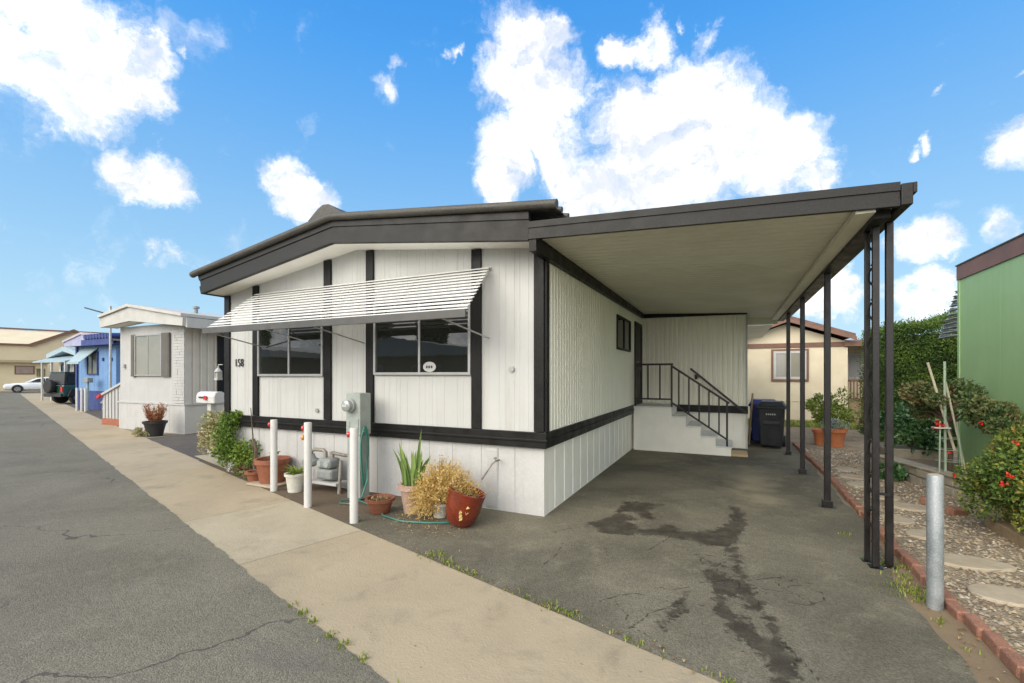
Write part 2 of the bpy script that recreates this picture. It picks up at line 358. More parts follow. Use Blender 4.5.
def concrete(name, c1, c2, c3):
    m, nt, b = new_mat(name)
    co = coords(nt, True)
    a = ramp(nt, noise(nt, co, 0.7, 6, 0.6, 0.5), 0.35, 0.66)
    col = mixc(nt, a, c1, c2)
    p = ramp(nt, noise(nt, co, 2.6, 8, 0.68, 0.4), 0.52, 0.72)
    col = mixc(nt, math_(nt, 'MULTIPLY', p, 0.6), col, c3)
    f = ramp(nt, noise(nt, co, 85, 4, 0.7), 0.55, 0.75)
    col = mixc(nt, math_(nt, 'MULTIPLY', f, 0.35), col, tuple(x*0.62 for x in c1))
    sp = ramp(nt, noise(nt, co, 26, 2, 0.4), 0.73, 0.77)
    col = mixc(nt, math_(nt, 'MULTIPLY', sp, 0.7), col, tuple(x*0.4 for x in c1))
    rub = ramp(nt, noise(nt, co, 1.15, 9, 0.7, 0.8), 0.54, 0.80)
    col = mixc(nt, math_(nt, 'MULTIPLY', rub, 0.55), col, tuple(x*0.55 for x in c3))
    pale = ramp(nt, noise(nt, co, 1.7, 8, 0.66, 0.5), 0.58, 0.78)
    col = mixc(nt, math_(nt, 'MULTIPLY', pale, 0.5), col, tuple(min(1, x*1.22) for x in c1))
    nt.links.new(col, b.inputs['Base Color']); b.inputs['Roughness'].default_value = 0.85; b.inputs['Specular IOR Level'].default_value = 0.25
    bp = nn(nt, 'ShaderNodeBump', Strength=1.0, Distance=0.004)
    nt.links.new(math_(nt, 'ADD', noise(nt, co, 60, 5), math_(nt, 'MULTIPLY', noise(nt, co, 6, 5), 1.5)), bp.inputs['Height'])
    nt.links.new(bp.outputs[0], b.inputs['Normal'])
    return m
CONC = concrete('tan_concrete', (0.385, 0.316, 0.212), (0.335, 0.276, 0.186), (0.245, 0.208, 0.148))
CONCP = concrete('pale_concrete', (0.40, 0.345, 0.245), (0.345, 0.295, 0.205), (0.28, 0.235, 0.16))
DIRT = concrete('bare_earth', (0.21, 0.155, 0.095), (0.165, 0.12, 0.075), (0.27, 0.215, 0.13))
def gravel_mat(name, cols, scale):
    m, nt, b = new_mat(name)
    co = coords(nt, True)
    v = nn(nt, 'ShaderNodeTexVoronoi', Scale=scale, Randomness=1.0); nt.links.new(co, v.inputs['Vector'])
    g = nn(nt, 'ShaderNodeSeparateColor'); nt.links.new(v.outputs['Color'], g.inputs[0])
    cr = nn(nt, 'ShaderNodeValToRGB'); el = cr.color_ramp.elements
    while len(el) < len(cols): el.new(0.5)
    for i, c in enumerate(cols): el[i].position = i/(len(cols)-1); el[i].color = (*c, 1)
    nt.links.new(g.outputs[0], cr.inputs[0])
    a = ramp(nt, noise(nt, co, 1.6, 6), 0.42, 0.68)
    col = mixc(nt, math_(nt, 'MULTIPLY', a, 0.55), cr.outputs[0], (0.13, 0.095, 0.06))
    nt.links.new(col, b.inputs['Base Color']); b.inputs['Roughness'].default_value = 0.9
    bp = nn(nt, 'ShaderNodeBump', Strength=1.0, Distance=0.018)
    nt.links.new(math_(nt, 'MULTIPLY', v.outputs['Distance'], -1.0), bp.inputs['Height']); nt.links.new(bp.outputs[0], b.inputs['Normal'])
    return m
GRAVC = [(0.17, 0.125, 0.08), (0.31, 0.24, 0.155), (0.25, 0.21, 0.155), (0.38, 0.31, 0.21), (0.13, 0.093, 0.06)]
GRAVEL = gravel_mat('gravel', GRAVC, 42.0)
PEBM = leafmat('pebble_stone', GRAVC + [(0.52, 0.47, 0.38)], 0.85, 0.0)
GROUNDM = concrete('dusty_ground', (0.25, 0.21, 0.15), (0.21, 0.18, 0.13), (0.17, 0.14, 0.10))

# leaf palettes
L_HEDGE = leafmat('hedge_leaf', [(0.025, 0.05, 0.012), (0.05, 0.095, 0.018), (0.085, 0.15, 0.025), (0.16, 0.22, 0.035)])
L_GREEN = leafmat('green_leaf', [(0.045, 0.085, 0.015), (0.10, 0.175, 0.025), (0.18, 0.28, 0.04), (0.28, 0.38, 0.07)])
L_PALE = leafmat('pale_variegated_leaf', [(0.16, 0.20, 0.06), (0.34, 0.34, 0.15), (0.52, 0.47, 0.27), (0.42, 0.27, 0.17)])
L_BUSH = leafmat('flowering_bush_leaf', [(0.03, 0.06, 0.015), (0.07, 0.13, 0.025), (0.15, 0.22, 0.04), (0.30, 0.30, 0.06), (0.36, 0.20, 0.05)], trans=0.25)
L_ROSE = leafmat('rose_leaf', [(0.04, 0.075, 0.03), (0.09, 0.15, 0.045), (0.19, 0.22, 0.08), (0.27, 0.19, 0.09), (0.16, 0.085, 0.06)])
L_DARK = leafmat('dark_glossy_leaf', [(0.02, 0.06, 0.02), (0.045, 0.12, 0.035), (0.10, 0.20, 0.07), (0.18, 0.28, 0.12)], rough=0.35, spec=0.5)
L_GARD = leafmat('garden_bush_leaf', [(0.05, 0.09, 0.02), (0.12, 0.18, 0.03), (0.22, 0.29, 0.05), (0.30, 0.35, 0.08)])
L_SILV = leafmat('silver_leaf', [(0.18, 0.24, 0.19), (0.28, 0.34, 0.29), (0.38, 0.43, 0.38)])
L_DRY = leafmat('dry_straw', [(0.36, 0.21, 0.055), (0.54, 0.36, 0.105), (0.66, 0.48, 0.17), (0.74, 0.58, 0.27)], rough=0.7)
L_SWORD = leafmat('sword_leaf', [(0.10, 0.19, 0.05), (0.22, 0.33, 0.09), (0.34, 0.44, 0.15)], rough=0.4, trans=0.15, spec=0.5)
L_ORNG = leafmat('rusty_foliage', [(0.30, 0.11, 0.05), (0.42, 0.19, 0.09), (0.50, 0.28, 0.15)])
L_GRASS = leafmat('weed_grass', [(0.09, 0.15, 0.02), (0.17, 0.24, 0.035), (0.29, 0.32, 0.07), (0.38, 0.32, 0.12)])
L_RED = leafmat('red_petal', [(0.42, 0.012, 0.01), (0.60, 0.025, 0.02), (0.68, 0.08, 0.03)], trans=0.2)
L_LITTER = leafmat('dry_leaf_litter', [(0.10, 0.055, 0.025), (0.22, 0.13, 0.06), (0.36, 0.24, 0.11), (0.42, 0.30, 0.16)], rough=0.8, trans=0.1)

# ------------------------------------------------------------------ foliage helpers
def leaf(mb, p, d, up, L, W, tint, fold=0.18, droop=0.15):
    d = d.normalized(); sd = d.cross(up)
    sd = sd.normalized() if sd.length > 1e-4 else d.orthogonal().normalized()
    n = sd.cross(d)
    a = p; m = p + d*L*0.5 + n*L*0.06; t = p + d*L - n*L*droop
    l = m + sd*W*0.5 + n*W*fold; r = m - sd*W*0.5 + n*W*fold
    mb.add([a, r, t, l, m], [(0, 1, 4), (1, 2, 4), (2, 3, 4), (3, 0, 4)], tint)
def rvec(R=RND):
    while True:
        v = Vector((R.uniform(-1, 1), R.uniform(-1, 1), R.uniform(-1, 1)))
        if 0.05 < v.length < 1: return v
def foliage(mb, c, r, n, L, W, clumps=14, crad=0.38, shell=0.55, low=-0.7, tbase=0.5, R=RND, up_bias=0.35):
    """leaves gathered in uneven clumps through the crown's volume"""
    c = Vector(c); r = Vector(r); cl = []
    while len(cl) < clumps:
        v = rvec(R)
        if v.z < low: continue
        u = v.normalized() * (shell + (1 - shell) * R.random())
        cl.append((u, R.uniform(0.6, 1.25)*crad, R.uniform(-0.22, 0.22)))
    for i in range(n):
        u, cr, tt = cl[R.randrange(clumps)]
        q = u*0.82 + rvec(R) * cr
        p = c + Vector((q.x*r.x, q.y*r.y, q.z*r.z))
        out = Vector((q.x, q.y, q.z)).normalized()
        d = (out*0.7 + rvec(R)*0.9 + Vector((0, 0, up_bias))).normalized()
        s = R.uniform(0.65, 1.25)
        t = min(0.999, max(0.0, R.gauss(tbase, 0.2) + tt))
        leaf(mb, p, d, (out + rvec(R)*0.7 + Vector((0, 0, 0.4))), L*s, W*s, t)
def stems(mb, base, c, r, n, rad0=0.012, R=RND):
    base = Vector(base); c = Vector(c)
    for i in range(n):
        v = rvec(R); e = c + Vector((v.x*r[0]*0.75, v.y*r[1]*0.75, abs(v.z)*r[2]*0.8))
        b = base + Vector((R.uniform(-.04, .04), R.uniform(-.04, .04), 0))
        m = b.lerp(e, 0.5) + Vector((R.uniform(-.06, .06), R.uniform(-.06, .06), 0.03))
        mb.tube([b, m, e], [rad0, rad0*0.7, rad0*0.25], 5)

# ------------------------------------------------------------------ ground, road, pavement
TH = rad(16)
D = Vector((-math.cos(TH), math.sin(TH), 0)); N = Vector((math.sin(TH), math.cos(TH), 0)); O0 = Vector((0, 1.45, 0))
def RD(s, t, z=0): return O0 + D*s + N*t + Vector((0, 0, z))
def kerb_y(x): return 2.70 - 0.2867*x           # inner sidewalk edge

g = MB(); g.add([(-500, -300, 0), (300, -300, 0), (300, 500, 0), (-500, 500, 0)], [(0, 1, 2, 3)])
struct(g.build('ground', GROUNDM))
rd = MB(); vs = []; fs = []
ss = [-22 + 0.05*i for i in range(760)] + [16 + 0.5*i for i in range(92)]
for i, s in enumerate(ss):
    j = 0.007*math.sin(s*3.1) + RND.gauss(0, 0.0045) + 0.005*math.sin(s*11.7)
    vs += [RD(s, -7.2, 0.007), RD(s, -0.4, 0.007), RD(s, j, 0.007)]
for i in range(len(ss)-1):
    fs += [(3*i, 3*i+3, 3*i+4, 3*i+1), (3*i+1, 3*i+4, 3*i+5, 3*i+2)]
rd.add(vs, fs); struct(rd.build('road', ROADM, smooth=False))
cr = MB(); cr.add([RD(59, -40, 0.011), RD(66.9, -40, 0.011), RD(66.9, 40, 0.011), RD(59, 40, 0.011)], [(0, 1, 2, 3)])
struct(cr.build('crossing_road', ROADM))
def slab(mb, s0, s1, t0=-0.06, t1=1.2, z=0.003):
    k = max(2, int((s1-s0)/0.08)); vs = []; fs = []
    for i in range(k+1):
        s = s0 + (s1-s0)*i/k
        vs += [RD(s, t0, z), RD(s, t1 + RND.gauss(0, 0.006) + 0.012*math.sin(s*5.3), z)]
    for i in range(k): fs.append((2*i, 2*i+2, 2*i+3, 2*i+1))
    mb.add(vs, fs)
sw = MB()
for a, b in ((-14, -8), (-7.99, -4), (-3.992, 0.2), (0.205, 3.985), (5.74, 9.0), (9.01, 13), (13.01, 18), (18.02, 24), (24.02, 31), (31.02, 40), (40.02, 58.9)): slab(sw, a, b)
struct(sw.build('sidewalk', CONC))
sp = MB(); slab(sp, 3.992, 5.733); struct(sp.build('sidewalk', CONCP))
# small concrete threshold by the neighbour's pad
th = MB(); a = Vector((-8.9, 5.25, 0.015)); th.add([(-9.75, 5.55, 0.015), (-7.9, 5.02, 0.015), (-7.75, 5.5, 0.015), (-9.6, 6.05, 0.015)], [(0, 1, 2, 3)])
struct(th.build('path', CONCP))

# driveway as a fine sheet that carries the oil stain, crack and dirt masks
STAINS = [
 [(-1.46,4.92),(-1.31,5.07),(-1.19,5.46),(-1.01,5.37),(-0.84,5.25),(-0.72,5.24),(-0.56,5.31),(-0.46,5.08),(-0.27,5.2),(-0.13,5.3),(0,5.62),(0.04,6.09),(0,6.34),(0.1,6.34),(0.18,6.02),(0.17,5.44),(0.09,5.17),(0.04,4.91),(0.08,4.63),(-0.01,4.72),(-0.09,4.82),(-0.25,4.77),(-0.34,4.87),(-0.47,4.84),(-0.63,4.83),(-0.82,4.8),(-1.01,4.72),(-1.18,4.7)],
 [(-1.21,5.49),(-1.23,5.91),(-1.03,6.05),(-0.76,6.03),(-0.86,5.75),(-0.75,5.42),(-0.85,5.33),(-1.04,5.57)],
 [(-0.19,4.15),(-0.1,4.17),(0,4.09),(0.12,4.11),(0.19,3.94),(0.22,3.75),(0.27,3.45),(0.3,3.27),(0.35,3.08),(0.33,2.6),(0.22,2.6),(0.22,2.95),(0.16,3.08),(0.08,3.15),(0.01,3.24),(-0.05,3.42),(-0.08,3.61),(-0.11,3.85)],
 [(0,4.7),(0.1,4.64),(0.11,4.31),(0.14,4.06),(0.07,4.15),(0.04,4.39)],
 [(-0.27,3.78),(-0.25,3.68),(-0.29,3.4),(-0.34,3.2),(-0.39,3.08),(-0.41,3.16),(-0.36,3.37),(-0.31,3.6)]]
HOLES = [[(-1.02,5.21),(-0.81,5.39),(-0.63,5.2),(-0.7,5.03),(-0.85,4.99)],[(-0.02,3.72),(0.08,3.8),(0.14,3.6),(0.1,3.41),(0.02,3.52)],[(0.14,3.6),(0.23,3.57),(0.24,3.25),(0.17,3.31)]]
CRACKS = [[(-1.45,3.64),(-1.42,3.92),(-1.46,4.25)],[(-0.99,3.86),(-0.99,4.1),(-1.05,4.3)],[(-0.58,3.0),(-0.51,3.17),(-0.49,3.25),(-0.30,3.5)],[(-0.27,3.78),(-0.4,3.67),(-0.52,3.69)],[(-0.23,3.51),(-0.05,3.54)],[(-0.05,3.26),(0.07,3.17)],[(0,3.09),(0.11,3.02)],[(-0.56,3.02),(-0.41,2.94),(-0.35,2.88)],[(-0.68,4.4),(-0.57,4.74),(-0.52,4.92)],[(0.3,3.3),(0.42,3.0),(0.5,2.75)],[(0.14,4.1),(0.4,4.3),(0.62,4.25)],[(-1.05,4.3),(-1.42,4.2)]]
Rc = random.Random(303)
def walk(x, y, a, n, st=0.05, branch=0.14):
    P = [(x, y)]
    for _ in range(n):
        a += Rc.gauss(0, 0.45); x += math.cos(a)*st; y += math.sin(a)*st; P.append((x, y))
        if Rc.random() < branch and n > 4: walk(x, y, a + Rc.choice((-1, 1))*Rc.uniform(0.7, 1.4), n//2, st, branch*0.5)
    CRACKS.append(P)
for (x, y, a, n) in ((-0.6,4.75,-1.9,18),(0.15,4.05,-0.6,16),(-0.3,3.4,-2.4,14),(-1.4,4.9,3.6,10),(0.25,3.3,-0.9,14),(-0.2,3.9,0.7,12),(-1.0,3.9,2.2,12),(0.1,5.6,0.5,16),(-0.9,5.9,1.2,14),(-1.7,3.7,0.3,12),(0.5,4.6,1.1,18),(-0.5,3.1,1.9,10),(-2.6,4.2,0.2,14))[:6]: walk(x, y, a, n)
def seg_d(px, py, a, b):
    ax, ay = a; bx, by = b; dx, dy = bx-ax, by-ay
    t = np.clip(((px-ax)*dx + (py-ay)*dy) / (dx*dx + dy*dy + 1e-12), 0, 1)
    return np.hypot(px - ax - t*dx, py - ay - t*dy)
def poly_sd(px, py, P):
    d = np.full(px.shape, 9.0); ins = np.zeros(px.shape, bool)
    for i in range(len(P)):
        a, b = P[i], P[(i+1) % len(P)]
        d = np.minimum(d, seg_d(px, py, a, b))
        if a[1] != b[1]:
            c = ((a[1] > py) != (b[1] > py)) & (px < (b[0]-a[0])*(py-a[1])/(b[1]-a[1]) + a[0])
            ins ^= c
    return np.where(ins, d, -d)
xs = np.concatenate([np.arange(-9.2, -2.0, 0.1), np.arange(-2.0, 1.001, 0.02), [1.05, 1.10, 1.15, 1.2]])
ys = np.concatenate([np.arange(2.2, 6.6, 0.02), np.arange(6.6, 13.31, 0.1)])
XX, YY = np.meshgrid(xs, ys, indexing='ij')
YY = np.maximum(YY, kerb_y(XX) - 0.03)
edge = 1.205 + 0.02*np.sin(YY*4.1) + 0.012*np.sin(YY*13) + np.clip((YY-4.6)/1.2, 0, 1)*0.16
XX = np.where(XX > 1.01, 1.0 + (XX-1.0)/0.2*(np.minimum(edge, 1.38)-1.0), XX)
field = np.full(XX.shape, -9.0)
for P in STAINS: field = np.maximum(field, poly_sd(XX, YY, P))
for P in HOLES: field = np.minimum(field, -poly_sd(XX, YY, P) )
stain = np.clip(0.5 + field/0.16, -0.6, 1.2)
crk = np.full(XX.shape, 0.2)
for Pl in CRACKS:
    for a, b in zip(Pl[:-1], Pl[1:]): crk = np.minimum(crk, seg_d(XX, YY, a, b))
dirt = np.clip((-3.2 - XX)/1.0, 0, 1) * 0.8
dust_lift = np.clip((YY-6.6)/2.5, 0, 1)*0.30 + np.clip(1 - np.hypot((XX-0.35)/0.85, (YY-6.9)/2.8), 0, 1) * 0.62 + np.clip(1 - np.hypot((XX+1.2)/1.4, (YY-9.3)/1.0), 0, 1)*0.1  # tan dust, strengthened at depth to paint light into the shaded carport floor
nx, ny = XX.shape
me = bpy.data.meshes.new('driveway')
V = np.stack([XX.ravel(), YY.ravel(), np.full(XX.size, 0.005)], 1)
ii, jj = np.meshgrid(np.arange(nx-1), np.arange(ny-1), indexing='ij')
F = np.stack([ii*ny+jj, (ii+1)*ny+jj, (ii+1)*ny+jj+1, ii*ny+jj+1], -1).reshape(-1, 4)
yq = YY.ravel()[F]
F = F[(yq.max(1) - yq.min(1)) > 0.004]
me.from_pydata(V.tolist(), [], F.tolist())
for nm, ar in (('stain', stain), ('crack', crk), ('dirt', dirt), ('dust_lift', dust_lift)):
    at = me.attributes.new(nm, 'FLOAT', 'POINT'); at.data.foreach_set('value', ar.ravel().astype(np.float32))
me.materials.append(DRIVEM); me.update()
dw = bpy.data.objects.new('driveway', me); C.objects.link(dw); struct(dw)

nd = MB(); nd.add([(-13.6, kerb_y(-13.6), 0.009), (-9.2, kerb_y(-9.2), 0.009), (-7.6, kerb_y(-7.6)+0.55, 0.009), (-7.6, 20, 0.009), (-13.6, 20, 0.009)], [(0, 1, 2, 3, 4)])
struct(nd.build('parking_pad', NDRIVE))
nd2 = MB(); nd2.add([(-36, kerb_y(-36), 0.009), (-17.2, kerb_y(-17.2), 0.009), (-17.2, 24, 0.009), (-36, 26, 0.009)], [(0, 1, 2, 3)])
struct(nd2.build('parking_pad', NDRIVE))
# bare strip beside the driveway, gravel garden, back lawn
ds = MB(); ds.add([(1.10, 2.35, 0.0025), (1.46, 2.25, 0.0025), (1.46, 6.6, 0.0025), (1.10, 6.6, 0.0025)], [(0, 1, 2, 3)]); struct(ds.build('soil', DIRT))
gv = MB(); gv.add([(1.44, 2.2, 0.012), (9, 0.2, 0.012), (9, 17.0, 0.012), (1.0, 17.0, 0.012), (1.0, 13.3, 0.012), (1.40, 13.3, 0.012)], [(0, 1, 2, 3, 4, 5)])
struct(gv.build('gravel_bed', GRAVEL))
lw = MB(); lw.add([(-0.5, 16.6, 0.016), (3.75, 16.9, 0.016), (3.75, 18.8, 0.016), (-0.5, 18.8, 0.016)], [(0, 1, 2, 3)])
struct(lw.build('lawn_soil', GROUNDM))
def blades(mb, pts, h, R=RND, w=0.006):
    for (x, y, z) in pts:
        a = R.uniform(0, 2*PI); hh = h*R.uniform(0.5, 1.3); ln = R.uniform(0.2, 0.9)*hh
        d = Vector((math.cos(a), math.sin(a), 0)); s = Vector((-d.y, d.x, 0))*w
        p = Vector((x, y, z)); m = p + d*ln*0.35 + Vector((0, 0, hh*0.65)); t = p + d*ln + Vector((0, 0, hh))
        mb.add([p-s, p+s, m+s*0.7, m-s*0.7, t], [(0, 1, 2, 3), (3, 2, 4)], min(.99, max(0, R.gauss(0.5, 0.22))))
gl = MB(); blades(gl, [(RND.uniform(-0.4, 3.7), RND.uniform(16.7, 18.7), 0.016) for _ in range(5000)], 0.09, w=0.012)
o = stuff(gl.build('lawn_grass', L_GRASS, fixn=False)); o['label'] = 'strip of bright green grass along the beige house'; o['category'] = 'grass'
# weeds in the joints and beside the pipe post
wd = MB(); pts = []
def clump(x, y, n, r):
    for _ in range(n): pts.append((x + RND.gauss(0, r), y + RND.gauss(0, r), 0.006))
for x in (-1.17, -1.08, -0.98): clump(x, kerb_y(x)-0.0, 22, 0.03)
for i in range(42):
    x = RND.uniform(-2.3, 0.9); clump(x, kerb_y(x) + 0.0, RND.randrange(3, 9), 0.018)
clump(-2.42, kerb_y(-2.42)+0.05, 90, 0.06); clump(-2.25, kerb_y(-2.25)+0.03, 30, 0.04)
for s in (1.35, 1.6, 1.98, 2.2, 2.35, 2.6, 2.75, 2.9):
    q = RD(s, 0.0); clump(q.x, q.y, 24 if s < 2.8 else 12, 0.022)
for y, n, r in ((4.95, 120, 0.07), (4.7, 40, 0.04), (4.45, 170, 0.075), (4.3, 70, 0.05), (3.95, 20, 0.03), (3.6, 12, 0.03)):
    clump(1.27, y, n, r)
clump(1.1, 5.7, 22, 0.03); clump(-7.2, 4.93, 60, 0.08); clump(-6.6, 4.75, 40, 0.05)
blades(wd, pts, 0.026, w=0.005)
o = stuff(wd.build('weeds', L_GRASS, fixn=False)); o['label'] = 'small weeds growing in the pavement joints'; o['category'] = 'weeds'
# loose pebbles on the gravel garden
pb = MB()
def pebble(x, y, z, r):
    a = RND.uniform(0, PI); ca, sa = math.cos(a), math.sin(a); rx, ry, rz = r*RND.uniform(.8, 1.5), r*RND.uniform(.6, 1.1), r*RND.uniform(.4, .8)
    vs = []
    for (px, py, pz) in ((1,0,0),(0.3,0.9,0.1),(-0.8,0.5,0),(-0.7,-0.7,0.1),(0.5,-0.9,0),(0.1,0.1,1),(-0.1,0,-0.6)):
        qx, qy = px*rx, py*ry; vs.append((x + qx*ca - qy*sa, y + qx*sa + qy*ca, z + pz*rz))
    pb.add(vs, [(0,1,5),(1,2,5),(2,3,5),(3,4,5),(4,0,5)], RND.random()*0.999)
for _ in range(9500):
    y = 3.0 + 9*RND.random()**1.5; x = RND.uniform(1.52, 3.3)
    pebble(x, y, 0.014, RND.uniform(0.006, 0.02) + 0.0008*y)
o = stuff(pb.build('pebbles', PEBM, fixn=False)); o['label'] = 'loose brown and grey pebbles over the garden bed'; o['category'] = 'pebbles'
# dry litter on the ground near the pots
lt = MB()
for _ in range(420):
    k = RND.random()
    if k < 0.35: x, y = RND.gauss(-2.95, 0.3), RND.gauss(4.0, 0.12)
    elif k < 0.7: x, y = RND.uniform(-6.6, -3.4), RND.uniform(4.1, 4.85)
    elif k < 0.85: x, y = RND.uniform(1.22, 1.4), RND.uniform(3, 5.4)
    else: x = RND.uniform(-3.5, 0.8); y = kerb_y(x) + RND.gauss(0.02, 0.03)
    if y < kerb_y(x) - 0.1: continue
    leaf(lt, Vector((x, y, 0.012)), Vector((RND.uniform(-1, 1), RND.uniform(-1, 1), 0.1)), Vector((0, 0, 1)), RND.uniform(0.015, 0.045), RND.uniform(0.008, 0.02), RND.random()*.99)
o = stuff(lt.build('leaf_litter', L_LITTER, fixn=False)); o['label'] = 'dry brown leaf litter scattered around the plant pots'; o['category'] = 'leaf litter'

# ------------------------------------------------------------------ THE MOBILE HOME
XL, XR, YF, YB = -7.72, -1.91, 4.91, 11.40
home = thing('mobile_home', 'white mobile home with black trim, low gabled roof and number 158', 'mobile home', (-4.8, YF, 0))
SOFP = [(-7.95, 2.95), (-4.8, 3.43), (-1.75, 3.10)]
def lerp_prof(prof, x):
    for (xa, za), (xb, zb) in zip(prof[:-1], prof[1:]):
        if x <= xb: return za + (zb-za)*(x-xa)/(xb-xa)
    return prof[-1][1]
def ribbed(a, b, z0, ztop, pitch, gw, gd, normal, jitter=None):
    """a vertical sheet from a to b (x,y) whose grooves are real: flat face, sloped groove sides"""
    a = Vector((*a, 0)); b = Vector((*b, 0)); L = (b-a).length; d = (b-a)/L; n = Vector((*normal, 0))
    prof = [(0, 0)]; s = 0; k = 0
    seq = jitter or [pitch]
    while True:
        s += seq[k % len(seq)]; k += 1
        if s > L - gw: break
        prof += [(s - gw*0.5, 0), (s - gw*0.2, -gd), (s + gw*0.2, -gd), (s + gw*0.5, 0)]
    prof.append((L, 0)); mb = MB(); vs = []; fs = []
    for s, o in prof:
        p = a + d*s + n*o
        zt = ztop(p.x) if callable(ztop) else ztop
        vs += [(p.x, p.y, z0), (p.x, p.y, zt)]
    for i in range(len(prof)-1): fs.append((2*i, 2*i+2, 2*i+3, 2*i+1))
    mb.add(vs, fs); return mb
ribbed((XL, YF), (XR, YF), 0.9, lambda x: lerp_prof(SOFP, x) + 0.06, 0.1, 0.012, 0.0035, (0, -1), [0.115, 0.07, 0.115, 0.20, 0.09]).build('wall', WHITE, home, fixn=False)
sm = MB(); sm.add([(XL, YF, 0.0), (XL, 17, 0.0), (XL, 17, 3.0), (XL, YF, 3.0)], [(0, 1, 2, 3)]); sm.build('wall', WHITE, home, fixn=False)
ribbed((XR, YF), (XR, YB), 0.9, 3.3, 0.105, 0.030, 0.016, (1, 0)).build('wall', SIDEW, home, fixn=False)
ribbed((XR, YB), (0.38, YB), 0.9, 3.16, 0.105, 0.048, 0.028, (0, -1)).build('wall', SIDEW, home, fixn=False)
bw = MB(); bw.box(XR+0.02, 0.365, YB+0.03, 17, 0.0, 2.95); bw.build('rear_addition', SIDEW, home)
# skirting
ribbed((XL, YF+0.025), (XR-0.02, YF+0.025), 0.0, 0.82, 0.45, 0.02, 0.008, (0, -1), [0.46, 0.36, 0.42]).build('skirting', WHITE2, home, fixn=False)
ribbed((XR-0.02, YF+0.025), (XR-0.02, YB), 0.0, 0.82, 0.36, 0.035, 0.012, (1, 0)).build('skirting', SKSIDE, home, fixn=False)
ribbed((XR, YB+0.02), (0.37, YB+0.02), 0.0, 0.80, 0.4, 0.02, 0.006, (0, -1)).build('skirting', SKSIDE, home, fixn=False)
v = MB(); v.box(-2.68, -2.53, YF+0.010, YF+0.03, 0.04, 0.76)
for k in range(34): v.box(-2.672, -2.538, YF+0.004, YF+0.010, 0.06 + k*0.020, 0.071 + k*0.020)
v.build('skirting_vent', WHITE2, home)
b = MB(); b.box(XL-0.03, XR+0.03, YF-0.035, YF+0.02, 0.80, 0.985); b.box(XL-0.04, XR+0.04, YF-0.05, YF+0.01, 0.875, 0.905); b.build('belt_trim', BLACK, home, bevel=0.006)
b = MB(); b.box(XR-0.01, XR+0.03, YF+0.021, YB, 0.80, 0.985); b.box(XR, XR+0.042, YF+0.011, YB, 0.875, 0.905); b.build('belt_trim', BLACK, home, bevel=0.006)
b = MB(); b.box(XR+0.04, 0.40, YB-0.035, YB+0.01, 0.79, 0.955); b.build('belt_trim', BLACK, home, bevel=0.006)
b = MB(); b.box(XR-0.02, XR+0.035, YB-0.04, YB+0.0, 0.0, 0.79); b.build('corner_trim', BLACK, home)
# upright battens on the gable front
for x, w in ((-7.655, .13), (-6.93, .13), (-5.33, .14), (-4.52, .13), (-2.81, .135), (-1.975, .125)):
    m = MB(); m.box(x-w/2, x+w/2, YF-0.034, YF+0.015, 0.99, lerp_prof(SOFP, x) - 0.012)
    m.build('batten', BLACK, home, bevel=0.004)
m = MB(); m.box(XR-0.01, XR+0.022, YF-0.005, YF+0.09, 0.99, 3.08); m.build('batten', BLACK, home)
m = MB(); m.box(0.355, 0.392, YB-0.02, YB+0.06, 0.0, 3.05); m.build('corner_trim', WHITE2, home)
MB().box(0.39, 0.98, 12.6, 17, 2.86, 3.06).build('rear_eave', SOFF, home)
# roof: ribbed metal on two slopes, rolled rake edge, stepped fascia, soffit
RT = [(-7.80, 3.29), (-4.8, 3.765), (-1.66, 3.43)]
rf = MB()
ysr = np.arange(4.44, 17.2, 0.05)
for (xa, za), (xb, zb) in ((RT[0], RT[1]), (RT[1], RT[2])):
    vs = []; fs = []
    for y in ysr:
        h = 0.028*abs(math.sin((y-4.44)*PI/0.22))
        vs += [(xa, y, za+h), (xb, y, zb+h)]
    for i in range(len(ysr)-1): fs.append((2*i, 2*i+1, 2*i+3, 2*i+2))
    rf.add(vs, fs)
rf.build('roof', ROOFM, home, smooth=True, fixn=False)
rk = MB(); rk.tube([(-7.86, 4.45, 3.275), (-7.8, 4.45, 3.29), (-4.86, 4.45, 3.755), (-4.8, 4.45, 3.762), (-4.74, 4.45, 3.755), (-1.60, 4.45, 3.42)], 0.050, 14)
for k in range(1, 7): rk.tube([(-1.75, 4.45 + k*0.22, 3.455), (-1.62, 4.45 + k*0.22, 3.432)], 0.036, 10)
rk.build('rolled_roof_edge', ROOFM, home, smooth=True)
def band(f0, f1, y0, y1):
    T = [(-7.76, 3.27), (-4.8, 3.735), (-1.93, 3.42)]; B = [(-7.66, 2.96), (-4.8, 3.42), (-1.93, 3.09)]
    top = [(x + (xb-x)*f0, z + (zb-z)*f0) for (x, z), (xb, zb) in zip(T, B)]
    bot = [(x + (xb-x)*f1, z + (zb-z)*f1) for (x, z), (xb, zb) in zip(T, B)]
    m = MB()
    for i in (0, 1):
        a, b_, c_, d_ = top[i], top[i+1], bot[i+1], bot[i]
        m.hexa([(a[0], y0, a[1]), (b_[0], y0, b_[1]), (c_[0], y0, c_[1]), (d_[0], y0, d_[1])], [(a[0], y1, a[1]), (b_[0], y1, b_[1]), (c_[0], y1, c_[1]), (d_[0], y1, d_[1])])
    return m
fm = MB()
for f0, f1, y0 in ((0.0, 0.30, 4.475), (0.31, 0.62, 4.49), (0.63, 1.0, 4.463)):
    q = band(f0, f1, y0, 4.53); fm.add(q.v, q.f)
fm.build('fascia', TRIM, home)
sf = MB()
